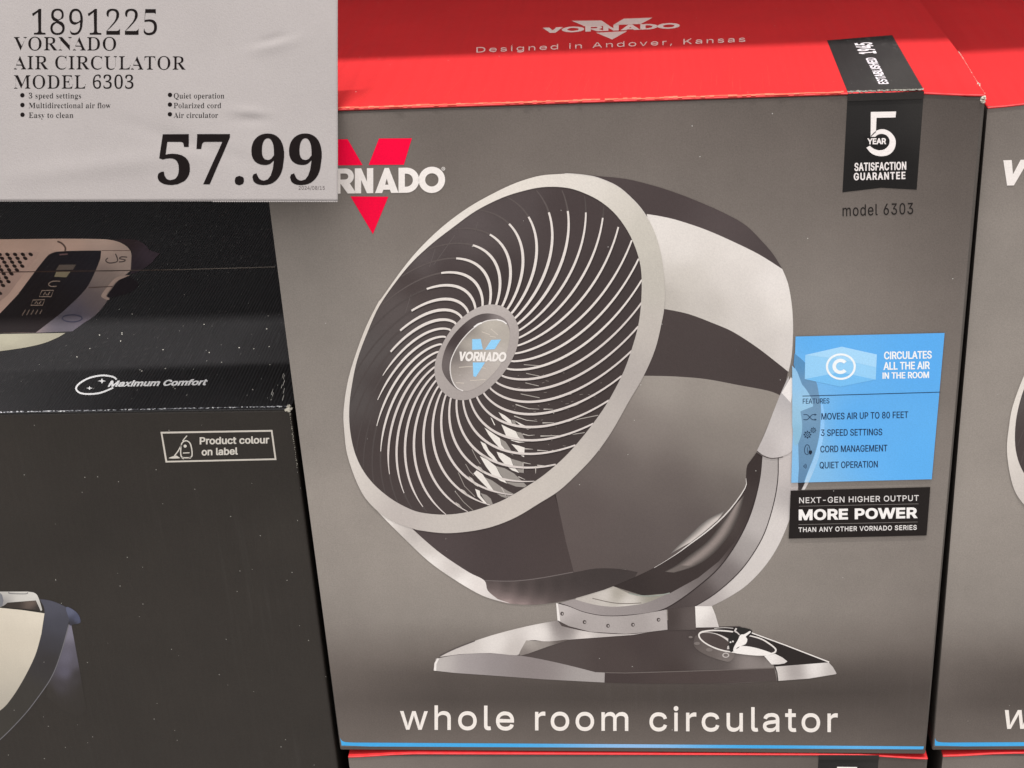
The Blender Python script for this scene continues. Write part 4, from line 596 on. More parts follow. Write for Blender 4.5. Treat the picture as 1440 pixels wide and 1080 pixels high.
# grille
gi = Print(FRONT)
gi.add(OPNs, 7, idw([((520, 500), (92, 86, 85)), ((505, 560), (90, 84, 83)), ((520, 620), (76, 67, 66)), ((560, 430), (92, 84, 83)), ((600, 370), (98, 90, 90)), ((580, 400), (72, 62, 61)), ((660, 320), (92, 83, 83)), ((620, 380), (70, 60, 60)), ((720, 290), (84, 75, 75)), ((800, 300), (74, 64, 64)), ((860, 400), (68, 59, 59)), ((700, 400), (67, 58, 58)), ((700, 640), (72, 63, 62)), ((560, 620), (70, 60, 59)), ((830, 560), (68, 59, 58)), ((540, 540), (74, 65, 64))]), 9)
for q in ([(640, 330), (610, 372)], [(612, 350), (604, 375)], [(672, 312), (668, 326)], [(570, 440), (578, 414)]):
    gi.quads(stroke(q, .8), 7.3, (100, 92, 91))
gi.build('grille_opening', M_INK, pic)
OC = np.array((697.45, 493.48)); AM = np.array([[201.43, -41.43], [-41.43, 225.74]]); HC = np.array((670.59, 494.70)); RH = .2875
def disc(r, a):
    c = HC+(OC-HC)*(r-RH)/(1-RH); a = math.radians(a)
    q = c+AM@np.array((r*math.cos(a), -r*math.sin(a)))
    return (float(q[0]), float(q[1]))
# hub angle of a vane, how far out its lit part reaches, and how far it has turned by then
VT_ = [(-60, 1.0, 70), (-20, 1.0, 64), (-11.1, .996, 62.9), (-1.6, .968, 64.1), (8.2, .94, 65), (17.9, .912, 65.7), (27.7, .881, 66.6), (37.6, .851, 68), (46.8, .824, 70.6), (56.3, .80, 72.4), (65.4, .772, 75.5), (75.3, .756, 75.8), (85, .74, 77.1),
       (95.3, .724, 78.1), (104.7, .72, 78.4), (113.1, .712, 84.6), (122.5, .713, 86.3), (131.9, .721, 87.4), (141.2, .738, 88.6), (150.6, .766, 87.6), (159.9, .798, 87.6), (169.2, .836, 86.6), (178.6, .88, 84.2), (188, .923, 82.1), (197.3, .964, 79.5), (206, 1.0, 77.5), (300, 1.0, 70)]
def vane_end(a): return float(np.interp((a+60) % 360-60, [t[0] for t in VT_], [t[1] for t in VT_]))
def twist(a): return float(np.interp((a+60) % 360-60, [t[0] for t in VT_], [t[2] for t in VT_]))
angs = [113.1-9.62*i for i in range(19)]+[-60.1-9.34*i for i in range(1, 20)]
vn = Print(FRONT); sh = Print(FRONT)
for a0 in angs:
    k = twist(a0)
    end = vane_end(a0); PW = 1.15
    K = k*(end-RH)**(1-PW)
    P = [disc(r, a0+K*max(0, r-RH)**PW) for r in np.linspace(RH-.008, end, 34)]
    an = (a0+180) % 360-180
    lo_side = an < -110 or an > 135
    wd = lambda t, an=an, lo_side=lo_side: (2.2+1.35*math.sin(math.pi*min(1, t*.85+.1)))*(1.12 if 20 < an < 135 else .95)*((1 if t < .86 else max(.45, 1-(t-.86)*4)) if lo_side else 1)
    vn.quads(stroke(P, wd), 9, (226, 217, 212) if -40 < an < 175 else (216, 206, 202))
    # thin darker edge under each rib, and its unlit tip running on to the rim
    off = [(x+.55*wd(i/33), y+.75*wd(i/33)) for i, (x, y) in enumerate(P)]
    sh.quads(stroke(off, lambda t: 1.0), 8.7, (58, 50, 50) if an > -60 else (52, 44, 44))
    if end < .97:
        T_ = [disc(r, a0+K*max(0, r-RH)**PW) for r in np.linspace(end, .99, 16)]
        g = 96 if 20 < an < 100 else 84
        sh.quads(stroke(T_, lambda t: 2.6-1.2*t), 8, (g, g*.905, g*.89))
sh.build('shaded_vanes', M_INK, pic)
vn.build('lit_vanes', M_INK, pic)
# reflections seen between the vanes
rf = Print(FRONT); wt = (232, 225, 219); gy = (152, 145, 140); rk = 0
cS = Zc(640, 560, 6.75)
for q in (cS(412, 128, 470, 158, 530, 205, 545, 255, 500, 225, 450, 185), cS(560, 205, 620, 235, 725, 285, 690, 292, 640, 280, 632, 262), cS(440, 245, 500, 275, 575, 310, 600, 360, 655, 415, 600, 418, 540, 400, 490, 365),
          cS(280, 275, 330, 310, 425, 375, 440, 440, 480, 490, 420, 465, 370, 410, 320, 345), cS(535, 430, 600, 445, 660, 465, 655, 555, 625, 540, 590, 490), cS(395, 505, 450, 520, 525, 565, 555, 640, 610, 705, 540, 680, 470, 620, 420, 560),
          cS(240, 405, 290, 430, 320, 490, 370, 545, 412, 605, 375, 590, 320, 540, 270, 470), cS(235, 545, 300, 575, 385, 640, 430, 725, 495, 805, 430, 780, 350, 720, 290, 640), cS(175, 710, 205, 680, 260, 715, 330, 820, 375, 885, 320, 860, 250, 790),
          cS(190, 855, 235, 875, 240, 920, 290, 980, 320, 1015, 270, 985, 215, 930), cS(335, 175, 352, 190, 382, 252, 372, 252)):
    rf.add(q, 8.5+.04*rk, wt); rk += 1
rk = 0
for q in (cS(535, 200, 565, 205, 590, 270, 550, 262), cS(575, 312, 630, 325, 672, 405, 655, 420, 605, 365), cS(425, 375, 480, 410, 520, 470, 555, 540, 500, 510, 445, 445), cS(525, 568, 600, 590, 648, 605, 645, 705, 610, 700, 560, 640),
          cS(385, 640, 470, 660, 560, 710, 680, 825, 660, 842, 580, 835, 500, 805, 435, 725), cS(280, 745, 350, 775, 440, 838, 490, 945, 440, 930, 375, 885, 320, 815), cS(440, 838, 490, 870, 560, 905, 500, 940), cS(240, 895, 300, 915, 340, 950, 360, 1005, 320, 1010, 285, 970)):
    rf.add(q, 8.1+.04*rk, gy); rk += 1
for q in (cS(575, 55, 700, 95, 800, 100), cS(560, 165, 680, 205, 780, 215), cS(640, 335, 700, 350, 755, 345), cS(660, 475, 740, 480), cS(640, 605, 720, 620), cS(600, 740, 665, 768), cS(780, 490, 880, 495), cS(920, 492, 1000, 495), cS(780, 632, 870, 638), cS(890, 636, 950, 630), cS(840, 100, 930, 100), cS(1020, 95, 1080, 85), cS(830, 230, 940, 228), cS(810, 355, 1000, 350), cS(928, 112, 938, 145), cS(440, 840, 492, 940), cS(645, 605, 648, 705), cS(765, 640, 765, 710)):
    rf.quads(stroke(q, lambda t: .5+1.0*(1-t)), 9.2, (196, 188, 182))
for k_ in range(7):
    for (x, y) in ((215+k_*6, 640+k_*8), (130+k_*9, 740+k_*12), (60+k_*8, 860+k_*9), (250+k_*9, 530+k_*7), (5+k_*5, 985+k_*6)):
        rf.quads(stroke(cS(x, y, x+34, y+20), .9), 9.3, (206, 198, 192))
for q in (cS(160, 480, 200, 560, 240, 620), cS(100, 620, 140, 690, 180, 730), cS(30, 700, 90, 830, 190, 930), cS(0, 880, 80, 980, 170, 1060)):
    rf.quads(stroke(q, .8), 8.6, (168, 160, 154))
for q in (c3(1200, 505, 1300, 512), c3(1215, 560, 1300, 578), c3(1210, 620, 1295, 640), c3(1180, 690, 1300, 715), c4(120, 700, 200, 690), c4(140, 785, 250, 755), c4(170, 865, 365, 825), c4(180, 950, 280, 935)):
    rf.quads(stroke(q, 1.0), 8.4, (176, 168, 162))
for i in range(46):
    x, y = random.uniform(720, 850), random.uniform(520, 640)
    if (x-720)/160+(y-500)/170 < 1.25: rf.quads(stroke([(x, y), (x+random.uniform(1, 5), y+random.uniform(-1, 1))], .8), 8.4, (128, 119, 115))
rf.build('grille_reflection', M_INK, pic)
rg = Print(FRONT)
rg.add([OUTs, OPNs], 10, idw([((780, 253), (224, 216, 208)), ((700, 275), (226, 218, 210)), ((600, 338), (230, 223, 216)), ((520, 445), (220, 211, 203)), ((488, 560), (224, 216, 209)), ((490, 640), (222, 214, 207)), ((515, 690), (206, 198, 192)), ((560, 722), (186, 177, 173)), ((640, 736), (196, 188, 182)), ((720, 715), (200, 191, 184)), ((790, 668), (198, 190, 183)), ((850, 590), (186, 178, 173)), ((890, 530), (178, 170, 166)), ((912, 460), (190, 182, 176)), ((917, 400), (192, 186, 177)), ((905, 330), (200, 194, 184)), ((870, 280), (212, 205, 196)), ((830, 258), (224, 217, 210))]), 5)
rg.quads(stroke(OUTs[150:205], 1.0), 10.4, (214, 207, 202))
rg.build('grille_ring', M_INK, pic)
hb = Print(FRONT)
HUB = cr(ch(80, 700, 110, 560, 190, 400, 290, 260, 420, 140, 560, 70, 680, 55, 790, 85, 880, 170, 930, 290, 930, 420, 890, 560, 800, 720, 690, 850, 560, 960, 430, 1015, 320, 1020, 220, 985, 140, 910, 95, 820), True, 4)
hb.add(HUB, 10, idw([((615, 520), (172, 163, 160)), ((690, 435), (184, 175, 172)), ((725, 480), (170, 161, 158)), ((650, 555), (168, 159, 156))]), 8)
hb.add(cr(ch(155, 650, 200, 480, 300, 330, 430, 210, 540, 155, 640, 145, 740, 168, 810, 220, 845, 320, 830, 450, 760, 620, 620, 810, 490, 905, 370, 930, 280, 890, 180, 770), True, 4), 10.6, idw([((640, 470), (72, 62, 62)), ((680, 443), (88, 79, 79)), ((700, 447), (140, 131, 130)), ((626, 515), (110, 101, 100)), ((630, 535), (96, 88, 87)), ((715, 480), (160, 151, 149))]), 5)
GLS = cr(ch(242, 650, 290, 520, 370, 400, 480, 290, 600, 222, 720, 210, 800, 238, 840, 320, 835, 430, 800, 560, 720, 700, 600, 830, 480, 910, 370, 930, 300, 890, 250, 790), True, 4)
hb.add(GLS, 11.2, idw([((640, 520), (160, 151, 145)), ((660, 480), (186, 178, 169)), ((690, 455), (190, 182, 172)), ((710, 470), (176, 168, 160)), ((680, 520), (186, 177, 171)), ((655, 540), (180, 171, 167)), ((700, 500), (192, 184, 178)), ((638, 500), (110, 102, 100)), ((655, 465), (120, 112, 108))]), 4)
hb.quads(stroke(cr(ch(720, 207, 600, 222, 480, 290, 370, 400, 290, 520, 242, 650, 250, 790, 300, 890, 370, 928)), 1.4), 11.6, (226, 220, 217))
hb.quads(stroke(cr(ch(480, 285, 520, 255, 560, 240)), 2.2), 11.8, (240, 236, 234)); hb.quads(stroke(cr(ch(712, 207, 770, 222, 810, 250)), 1.8), 11.8, (240, 236, 234))
for q in (ch(330, 690, 470, 682, 600, 700), ch(440, 825, 600, 812), ch(300, 845, 380, 850), ch(560, 330, 640, 360), ch(650, 300, 720, 360), ch(640, 375, 700, 385)): hb.quads(stroke(cr(q), 1.1), 11.7, (206, 196, 186))
hb.build('hub', M_INK, pic)
hl = Print(FRONT); bl = (148, 208, 248)
hl.add(ch(462, 405, 548, 402, 570, 508, 462, 512), 12.2, bl); hl.add(ch(655, 412, 752, 408, 690, 505, 590, 512), 12.2, bl); hl.add(ch(468, 640, 592, 640, 500, 785, 474, 782), 12.2, bl)
wordmark(hl, ch(318, 625)[0], ch(800, 632)[0], 13.2, 12.8, (240, 234, 230), shear=.16)
hl.build('hub_emblem', M_INK, pic)

# -- feature panel
fp = Print(FRONT)
sky = (92, 172, 240)
fp.add([(1118.6, 472.4), (1328, 467.4), (1310, 673), (1112.6, 678)], 13, idw([((1150, 480), (94, 174, 240)), ((1300, 490), (92, 172, 240)), ((1300, 660), (94, 174, 240)), ((1120, 650), (132, 188, 232)), ((1117, 600), (150, 190, 222)), ((1122, 540), (120, 184, 238)), ((1200, 600), (92, 172, 240))]), 8)
fp.build('feature_panel', M_INK, fan)
fpo = bpy.data.objects['feature_panel']
tr = Print(FRONT)
cP = Zc(1120, 540, 7.714)
RT = cr(c7(372, 178, 415, 215, 450, 260, 474, 320), n=3)+cr(cP(245, 120, 262, 220, 262, 330, 252, 500, 225, 650, 180, 800, 120, 950, 80, 1060), n=4)
tr.add(RT+cP(15, 1060)+cr(cP(25, 900, 18, 640), n=2)+cr(cP(55, 530, 60, 420, 42, 290), n=3)+cP(180, 235)+cr(cP(165, 160, 110, 60, 60, 0), n=3)+c7(385, 262, 368, 230), 13.4, idw([((1135, 505), (86, 142, 190)), ((1146, 545), (108, 146, 182)), ((1145, 570), (112, 148, 180)), ((1140, 610), (108, 146, 180)), ((1132, 640), (104, 142, 176)), ((1125, 670), (96, 134, 170)), ((1135, 580), (120, 156, 188))]), 5)
tr.add(cr(cP(262, 215, 266, 330, 256, 500, 230, 650, 186, 800, 124, 950, 86, 1060), n=4)+cr(cP(130, 1060, 180, 950, 238, 800, 275, 650, 300, 500, 300, 330, 285, 215), n=4), 13.5, idw([((1156, 580), (140, 196, 246)), ((1156, 620), (150, 202, 248)), ((1145, 655), (150, 196, 236)), ((1135, 675), (176, 208, 234))]), 5)
tr.add(cr(c7(362, 232, 385, 262), n=2)+cr(cP(60, 0, 110, 60, 165, 160, 180, 235), n=3)+cr(cP(42, 290, 60, 420, 55, 530, 18, 640), n=3)+cP(-20, 660)+c7(362, 500), 13.6, idw([((1124, 540), (146, 194, 232)), ((1130, 560), (152, 198, 232)), ((1120, 580), (150, 194, 222)), ((1122, 610), (140, 186, 214)), ((1140, 570), (150, 194, 226))]), 5)
tr.build('picture_tint', M_INK, fpo)
pb = Print(FRONT)
pb.add(c7(358, 757, 386, 757, 388, 790, 356, 791), 3.9, (184, 176, 174)); pb.add(c7(388, 757, 420, 757, 404, 790, 390, 790), 3.9, (62, 56, 56)); pb.add(c7(420, 757, 436, 757, 418, 790, 404, 790), 3.9, (214, 208, 206))
pb.build('yoke_end', M_INK, pic)
hx = Print(FRONT)
hx.add(c7(420, 185, 583, 148, 740, 183, 735, 295, 575, 327, 418, 293), 14, (150, 206, 246))
hx.add(c7(420, 185, 583, 148, 740, 183, 737, 240, 583, 205), 14.3, (166, 214, 248))
hx.add(c7(418, 293, 575, 262, 735, 295, 575, 327), 14.3, (120, 190, 242))
hx.add([ell(*c7(579, 237)[0], 21, 18.6, 48), ell(*c7(579, 237)[0], 18, 15.7, 48)], 14.8, (240, 244, 248))
cc = c7(577, 236)[0]
hx.add(ell(*cc, 11.2, 10.8, 30, 0, 40, 320)+ell(*cc, 6.2, 6.0, 30, 0, 320, 40), 14.8, (240, 244, 248))
hx.build('circulation_emblem', M_INK, fpo)
ft = Print(FRONT); wh = (242, 244, 246); nv = (32, 52, 84)
text(ft, 'CIRCULATES', c7(772, 204)[0], c7(985, 200)[0], 10.2, 14, wh, fat=(.028, .016))
text(ft, 'ALL THE AIR', c7(769, 251)[0], c7(977, 247)[0], 10.2, 14, wh, fat=(.028, .016))
text(ft, 'IN THE ROOM', c7(765, 291)[0], c7(973, 287)[0], 8.4, 14, wh, fat=(.03, .016))
ft.quads(stroke(c7(408, 369, 1023, 351), 1.0), 14, nv)
text(ft, 'FEATURES', c7(409, 403)[0], c7(528, 401)[0], 7.0, 14, nv, fat=(.012, .004))
for s_, x0, y0, x1, y1 in (('MOVES AIR UP TO 80 FEET', 492, 474, 880, 466), ('3 SPEED SETTINGS', 490, 547, 764, 543), ('CORD MANAGEMENT', 487, 620, 787, 615), ('QUIET OPERATION', 484, 692, 744, 687)):
    text(ft, s_, c7(x0, y0)[0], c7(x1, y1)[0], 9.0, 14, nv, fat=(.014, .006))
ft.build('panel_lettering', M_INK, fpo)
ic = Print(FRONT); ik = (44, 66, 92)
for a, b in ((452, 474), (474, 452)):
    ic.quads(stroke(cr(c7(412, a, 428, a, 440, (a+b)/2, 452, b, 466, b)), 1.0), 14, ik); ic.add(c7(462, b-5, 472, b, 462, b+5), 14, ik)
for x, y, r in ((430, 541, 16), (456, 521, 12)):
    cx, cy = c7(x, y)[0]; r /= 3.178
    ic.add([ell(cx, cy, r*.82, r*.82, 24), ell(cx, cy, r*.62, r*.62, 24)], 14, ik); ic.add([ell(cx, cy, r*.38, r*.38, 16), ell(cx, cy, r*.22, r*.22, 16)], 14, ik)
    for t in range(8):
        a = math.radians(t*45); ic.quads(stroke([(cx+r*.78*math.cos(a), cy+r*.78*math.sin(a)), (cx+r*1.1*math.cos(a), cy+r*1.1*math.sin(a))], r*.32), 14, ik)
ic.quads(stroke(cr(c7(432, 630, 420, 625, 417, 605, 424, 588, 434, 588, 440, 600, 442, 615)), 1.0), 14, ik); ic.quads(stroke(cr(c7(434, 630, 430, 612, 430, 598)), .8), 14, ik)
ic.add(c7(436, 612, 450, 612, 451, 622, 446, 630, 440, 630, 435, 622), 14, (30, 40, 58))
for r in (4, 9, 14): ic.quads(stroke(ell(*c7(408, 682)[0], r/3.178*1.2, r/3.178*1.2, 10, 0, -38, 38), .9), 14, ik)
ic.build('panel_icons', M_INK, fpo)
# -- black banner
pb = Print(FRONT); pb.add([(1111.7, 689), (1308, 684), (1302.7, 752), (1109, 756.5)], 13, (36, 31, 30)); pbo = pb.build('power_banner', M_INK, fan)
pt = Print(FRONT)
text(pt, 'NEXT-GEN HIGHER OUTPUT', c7(393, 847)[0], c7(927, 836)[0], 7.7, 14, (222, 217, 215), fat=(.006, .012), track=.03)
text(pt, 'MORE POWER', c7(391, 921)[0], c7(922, 911)[0], 13.4, 14, (244, 240, 238), fat=(.034, .034), track=.02)
text(pt, 'THAN ANY OTHER VORNADO SERIES', c7(390, 976)[0], c7(918, 965)[0], 6.2, 14, (228, 223, 221), fat=(.012, .022), track=.03)
for q in (c7(392, 861, 926, 850), c7(390, 943, 922, 931)): pt.quads(stroke(q, .7), 14, (120, 115, 112))
pt.build('banner_lettering', M_INK, pbo)
# -- guarantee badge
def edge(x, d=0.0, zz=0.0):
    return px((x, -.0003+d, H-zz))
bx0, bx1 = FRONT.at(1192, 131).x, FRONT.at(1299.3, 126).x
Print(FRONT).add([edge(bx0, 0, .0003), edge(bx1, 0, .0003), px((bx1, 0, H-.0046)), px((bx0, 0, H-.0046))], 12, (50, 47, 46)).build('badge_fold', M_INK, fan)
bd = Print(FRONT); bd.add([px((bx0, 0, H-.004)), px((bx1, 0, H-.004)), (1289, 266.6), (1239, 263.8), (1184.6, 270.3)], 4, idw([((1240, 150), (44, 42, 42)), ((1240, 240), (32, 30, 30)), ((1290, 140), (52, 50, 49))]), 9)
bdo = bd.build('guarantee_badge', M_INK, fan)
bt = Print(FRONT)
p5 = cb(285, 530, 405, 528, 402, 556, 313, 558, 309, 628)
FV = cb(284, 650, 285, 530, 405, 528, 402, 556, 312, 558, 309, 626)
bt.add(FV, 5, (244, 236, 234))
bt.add(cr(cb(284, 645, 310, 620, 345, 612, 380, 628, 402, 662, 398, 702, 372, 732, 330, 740, 290, 728, 264, 700), n=5)+cr(cb(280, 690, 300, 705, 325, 712, 352, 706, 371, 685, 373, 660, 358, 640, 335, 634, 315, 640, 300, 655), n=5), 5, (244, 236, 234))
bt.add(cb(255, 648, 358, 648, 358, 690, 262, 690), 5.6, (36, 34, 34))
text(bt, 'YEAR', cb(268, 682)[0], cb(358, 681)[0], 7.6, 6.2, (244, 236, 234), fat=(.032, .03))
text(bt, 'SATISFACTION', cb(207, 809)[0], cb(453, 803)[0], 10.6, 5, (238, 230, 228), fat=(.034, .02), track=.04)
text(bt, 'GUARANTEE', cb(204, 853)[0], cb(449, 847)[0], 9.6, 5, (238, 230, 228), fat=(.034, .02), track=.10)
bt.build('badge_lettering', M_INK, bdo)
md = Print(FRONT); text(md, 'model 6303', cb(151, 1025)[0], cb(486, 1014)[0], 15.6, 4, (38, 34, 33), fat=(.006, .004), track=.05); md.build('model_lettering', M_INK, fan)
# -- title and stripe
tt = Print(FRONT); text(tt, 'whole room circulator', (562.5, 1024.8), (1178, 1028.3), 32.6, 4, (238, 230, 224), fat=(.002, .015), track=.055); tt.build('title_lettering', M_INK, fan)
def sb(x, y):
    t = math.sin(x/62.0)*.5+.5; u = math.sin(x/140.0+1)*.5+.5
    a, b = np.array((70, 170, 232)), np.array((150, 190, 235)); c = a+(b-a)*t*u
    return lin(tuple(c))
st = Print(FRONT); st.add(cr([(478.5, 1037.5), (482, 1042), (492, 1043.7), (520, 1044)], n=3)+[(900, 1046.3), (1299, 1049.3)]+[(1298.3, 1053.4), (900, 1051.2), (520, 1049.4), (480.5, 1048)], 4, sb, 9); st.build('stripe', M_INK, fan)
# -- lid print
tp = Print(TOPF)
tp.add([(1163, 57), (1254.5, 49.5), edge(bx1, .0006), edge(bx0, .0006)], 2, idw([((1180, 65), (50, 46, 46)), ((1250, 110), (66, 63, 62)), ((1220, 90), (56, 53, 53))]), 6)
tb = tp.build('badge_flap', M_LIDINK, fan)
tx = Print(TOPF); zz = Zc(1150, 40, 9)
dg = zz(905, 705)[0]; d2 = zz(728, 368)[0]
text(tx, 'ESTABLISHED', zz(895, 704)[0], zz(722, 372)[0], 13.0, 3, (226, 218, 224), fat=(.03, .02), up=(-1, .03))
text(tx, '1945', zz(738, 318)[0], zz(672, 176)[0], 22.5, 3, (230, 222, 226), fat=(.03, .02), up=(-1, .06))
tx.build('badge_flap_lettering', M_LIDINK, tb)
lp = Print(TOPF); pk = (238, 208, 202)
lp.add([(804, 29.5), (846, 29), (857, 36.5), (822, 37.2)], 2, pk); lp.add([(877, 26.5), (918, 25), (901, 34), (862, 35.5)], 2, pk); lp.add([(838, 46.3), (882, 44), (861, 55.8)], 2, pk)
wordmark(lp, (763, 47), (956, 40), 7.6, 2.6, (244, 216, 210))
text(lp, 'Designed in Andover, Kansas', (670, 74), (1048, 58.8), 7.2, 2, (242, 204, 198), fat=(-.004, .014), track=.09)
lp.build('lid_lettering', M_LIDINK, fan)
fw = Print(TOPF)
def worn(pr, P, wd, L, cols, seed, gap=.12):  # broken pale strokes painting an edge highlight along with its wear
    rr = random.Random(seed); Q = cr(P, n=14)
    for i in range(len(Q)-1):
        if rr.random() < gap: continue
        g = rr.choice(cols); wq = wd*rr.uniform(.55, 1.3); jj = rr.uniform(-.25, .25)*wd
        pr.quads(stroke([(Q[i][0], Q[i][1]+jj), (Q[i+1][0], Q[i+1][1]+jj)], wq), L, g)
worn(fw, [edge(.047+(bx0-.049)*i/8, .0012) for i in range(9)], 2.0, 3, [(244, 118, 96), (240, 108, 88), (246, 128, 104)], 3, .03)  # highlight on the front fold painted in salmon, part of it wear
worn(fw, [edge(bx0+(bx1-bx0)*i/4, .0012) for i in range(5)], 2.0, 4, [(146, 142, 134), (128, 124, 118), (160, 156, 146)], 4, .04)  # the painted fold highlight carries on in grey across the badge
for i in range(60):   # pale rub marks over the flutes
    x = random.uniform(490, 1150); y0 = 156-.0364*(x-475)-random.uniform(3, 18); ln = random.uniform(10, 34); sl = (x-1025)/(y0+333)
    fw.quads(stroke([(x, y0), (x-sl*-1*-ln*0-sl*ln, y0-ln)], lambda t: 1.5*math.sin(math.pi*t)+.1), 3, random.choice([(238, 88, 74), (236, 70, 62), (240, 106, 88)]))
fw.build('fold_glint_wear', M_LIDINK, fan)
pts = []
for k in range(5): pts.append((FRONT.at(1383+random.uniform(-2.5, 1.5), 139+random.uniform(-3, 4), .0004), random.uniform(.35, .8)))
for t in np.linspace(0, 1, 34):
    y_ = .002+.07*t; q_ = min(1, max(0, (.075-y_)/.075)); q_ = q_*q_*(3-2*q_)
    pts.append((Vector((TR.x+dx*y_/DEP-.0003, y_, H-.0034*q_-.0001)), random.uniform(.10, .2)*(2.4 if .18 < t < .3 else 1)))
scraps('torn_corner', pts, fan, M_TORN)

def copy_tree(o, parent=None, skip=()):
    c = o.copy(); C.objects.link(c); c.parent = parent
    for chd in [x for x in bpy.data.objects if x.parent == o]:
        if chd.name.split('.')[0] not in skip: copy_tree(chd, c, skip)
    return c
bpy.context.view_layer.update()
W = BR.x-BL.x
unseen = ('guarantee_badge', 'badge_flap', 'model_lettering', 'feature_panel', 'power_banner', 'lid_lettering')
def drop(root, keep):
    for chd in list(root.children_recursive):
        pass
right = copy_tree(fan, None, ('torn_corner', 'fold_glint_wear'))
right['label'] = 'grey fan box at the right edge, cut off by the picture beside the centre box'
RX = BR.x-BL.x+.0045; print('RX', TL, TR, BL, BR)
right.rotation_euler = (0, -.0135, 0); right.location = (RX+.0005, .004, -.0012); right.scale = (1, 1, .984)
low = copy_tree(fan, None, ('torn_corner', 'fold_glint_wear'))
low['label'] = 'grey fan box under the centre box, only its top edge and dark badge showing'
low.location = (.0028, -.0012, -.4630); low.rotation_euler = (0, 0, .004)
lowr = copy_tree(fan, None, ('torn_corner', 'fold_glint_wear'))
lowr['label'] = 'grey fan box at the bottom right corner, under the box at the right edge'
lowr.location = (RX+.0055, .004, -.4642)
pts = []
for _ in range(5): pts.append((FRONT.at(1313+random.uniform(-3, 9), 1066+random.uniform(-2, 4))+Vector((0, .002, 0)), random.uniform(.3, .7)))

# ------------------------------------------------------------------ the vacuum cleaner box
VY = .003
VF = Face((0, VY, 0), (0, -1, 0))
a_, b_ = VF.at(0, 581), VF.at(408.5, 573)
vz = (a_.z+b_.z)/2; vr = b_.x
br_ = VF.at(470.5, 1080)
k_ = (br_.x-vr)/(br_.z-vz); VB = -.464
vac = empty('vacuum_box', (0, 0, VB), 'black glossy vacuum cleaner box left of the fan boxes, with white outlined colour label', 'box')
VBASE = Vector((0, 0, VB))
VF = Face((0, VY, 0), (0, -1, 0), VBASE); VT = Face((0, VY, vz), (0, 0, 1), VBASE)
x0, x1, xb = vr-.62, vr, vr+k_*(VB-vz)*.35
zt = vz-VB
solid('carton', [(x0, VY, 0), (xb, VY, 0), (xb, VY+.44, 0), (x0, VY+.44, 0), (x0, VY, zt-.0011), (x1, VY, zt-.0011), (x1-.004, VY+.44, zt-.0011), (x0, VY+.44, zt-.0011)], M_BLACK, vac, .0018)
solid('lid', [(x0, VY-.0004, zt-.001), (x1, VY-.0004, zt-.001), (x1-.004, VY+.44, zt-.001), (x0, VY+.44, zt-.001), (x0, VY-.0004, zt), (x1, VY-.0004, zt), (x1-.004, VY+.44, zt), (x0, VY+.44, zt)], M_BLACKTOP, vac, .0004)
v5 = Zc(0, 290, 5.1417); v2 = Zc(0, 270, 3); v3 = Zc(0, 600, 2.25); v8 = Zc(0, 800, 3.857)
vp = empty('vacuum_picture', (0, 0, 0), 'x', 'x'); del vp['label']; del vp['category']; vp.parent = vac; vp['label'] = 'picture of a vacuum cleaner seen from above, on the lid'
bo = Print(VT)
bei = (206, 172, 154)
bo.add(cr(v5(-150, 236, 0, 240, 400, 236, 700, 238, 820, 248, 900, 280, 942, 322, 951, 360), n=4)+cr(v5(945, 465, 905, 500, 870, 520, 820, 600, 780, 678, 700, 780, 600, 850, 522, 906), n=4)+v5(300, 915, 0, 917, -150, 917), 2,
       idw([((20, 340), bei), ((100, 340), (214, 180, 162)), ((150, 340), (214, 184, 168)), ((170, 365), (186, 164, 152)), ((150, 395), (140, 124, 116)), ((130, 420), (110, 98, 98)), ((90, 455), (86, 82, 90)), ((110, 440), (92, 86, 98)), ((30, 400), (200, 168, 152)), ((10, 430), (196, 164, 148))]), 7)
bo.quads(stroke(cr(v5(415, 255, 450, 272, 472, 300, 472, 325)), 2.4), 3.2, (100, 78, 70)); bo.quads(stroke(v5(735, 322, 950, 322), 1), 3.2, (130, 108, 98)); bo.quads(stroke(v5(640, 590, 815, 582), 1.4), 3.6, (92, 74, 68))
bo.quads(stroke(cr(v5(780, 375, 765, 395, 790, 412, 840, 405, 850, 385, 835, 345)), 1.6), 3.4, (92, 80, 76)); bo.quads(stroke(cr(v5(920, 370, 880, 368, 865, 380, 905, 390, 890, 402, 860, 404)), 1.6), 3.4, (92, 80, 76))
bo.quads(stroke(ell(*v5(522, 812)[0], 14, 5, 24), 1.6, True), 3.4, (62, 60, 76))
bo.build('body', M_VACINK, vp)
go = Print(VT)
go.add(v5(-150, 345, 245, 330, 285, 335, 265, 365, 60, 640, 0, 690, -150, 860), 2.6, idw([((10, 370), (188, 156, 142)), ((40, 380), (196, 164, 150)), ((10, 410), (170, 142, 130))]), 8)
for i in range(13):
    for j in range(9):
        x = 222-j*56-(i % 2)*28-i*15+i*4; y = 350+i*28
        if x > 235-(y-340)*.78: continue
        go.add(ell(*v5(x, y)[0], 3.5, 2.3, 12, 28), 3, (46, 34, 32))
for i in range(10): pass
go.build('grille', M_VACINK, vp)
pd = Print(VT)
pd.add(cr(v5(400, 332, 460, 327, 600, 323, 732, 322), n=3)+cr(v5(726, 380, 690, 470, 620, 600, 480, 740, 370, 830, 260, 914), n=4)+v5(0, 917, -150, 917, -150, 890, 0, 778)+cr(v5(130, 640, 260, 465, 340, 365, 370, 342), n=4), 3.4, idw([((100, 360), (42, 38, 42)), ((60, 430), (38, 32, 33)), ((10, 465), (40, 35, 36)), ((130, 360), (46, 43, 49))]), 8)
pd.build('control_panel', M_VACINK, vp)
dp = Print(VT)
dp.add(v5(430, 425, 550, 424, 528, 462, 404, 464), 4, (104, 92, 84)); dp.add(v5(408, 474, 512, 472, 480, 516, 392, 512), 4, (140, 128, 104))
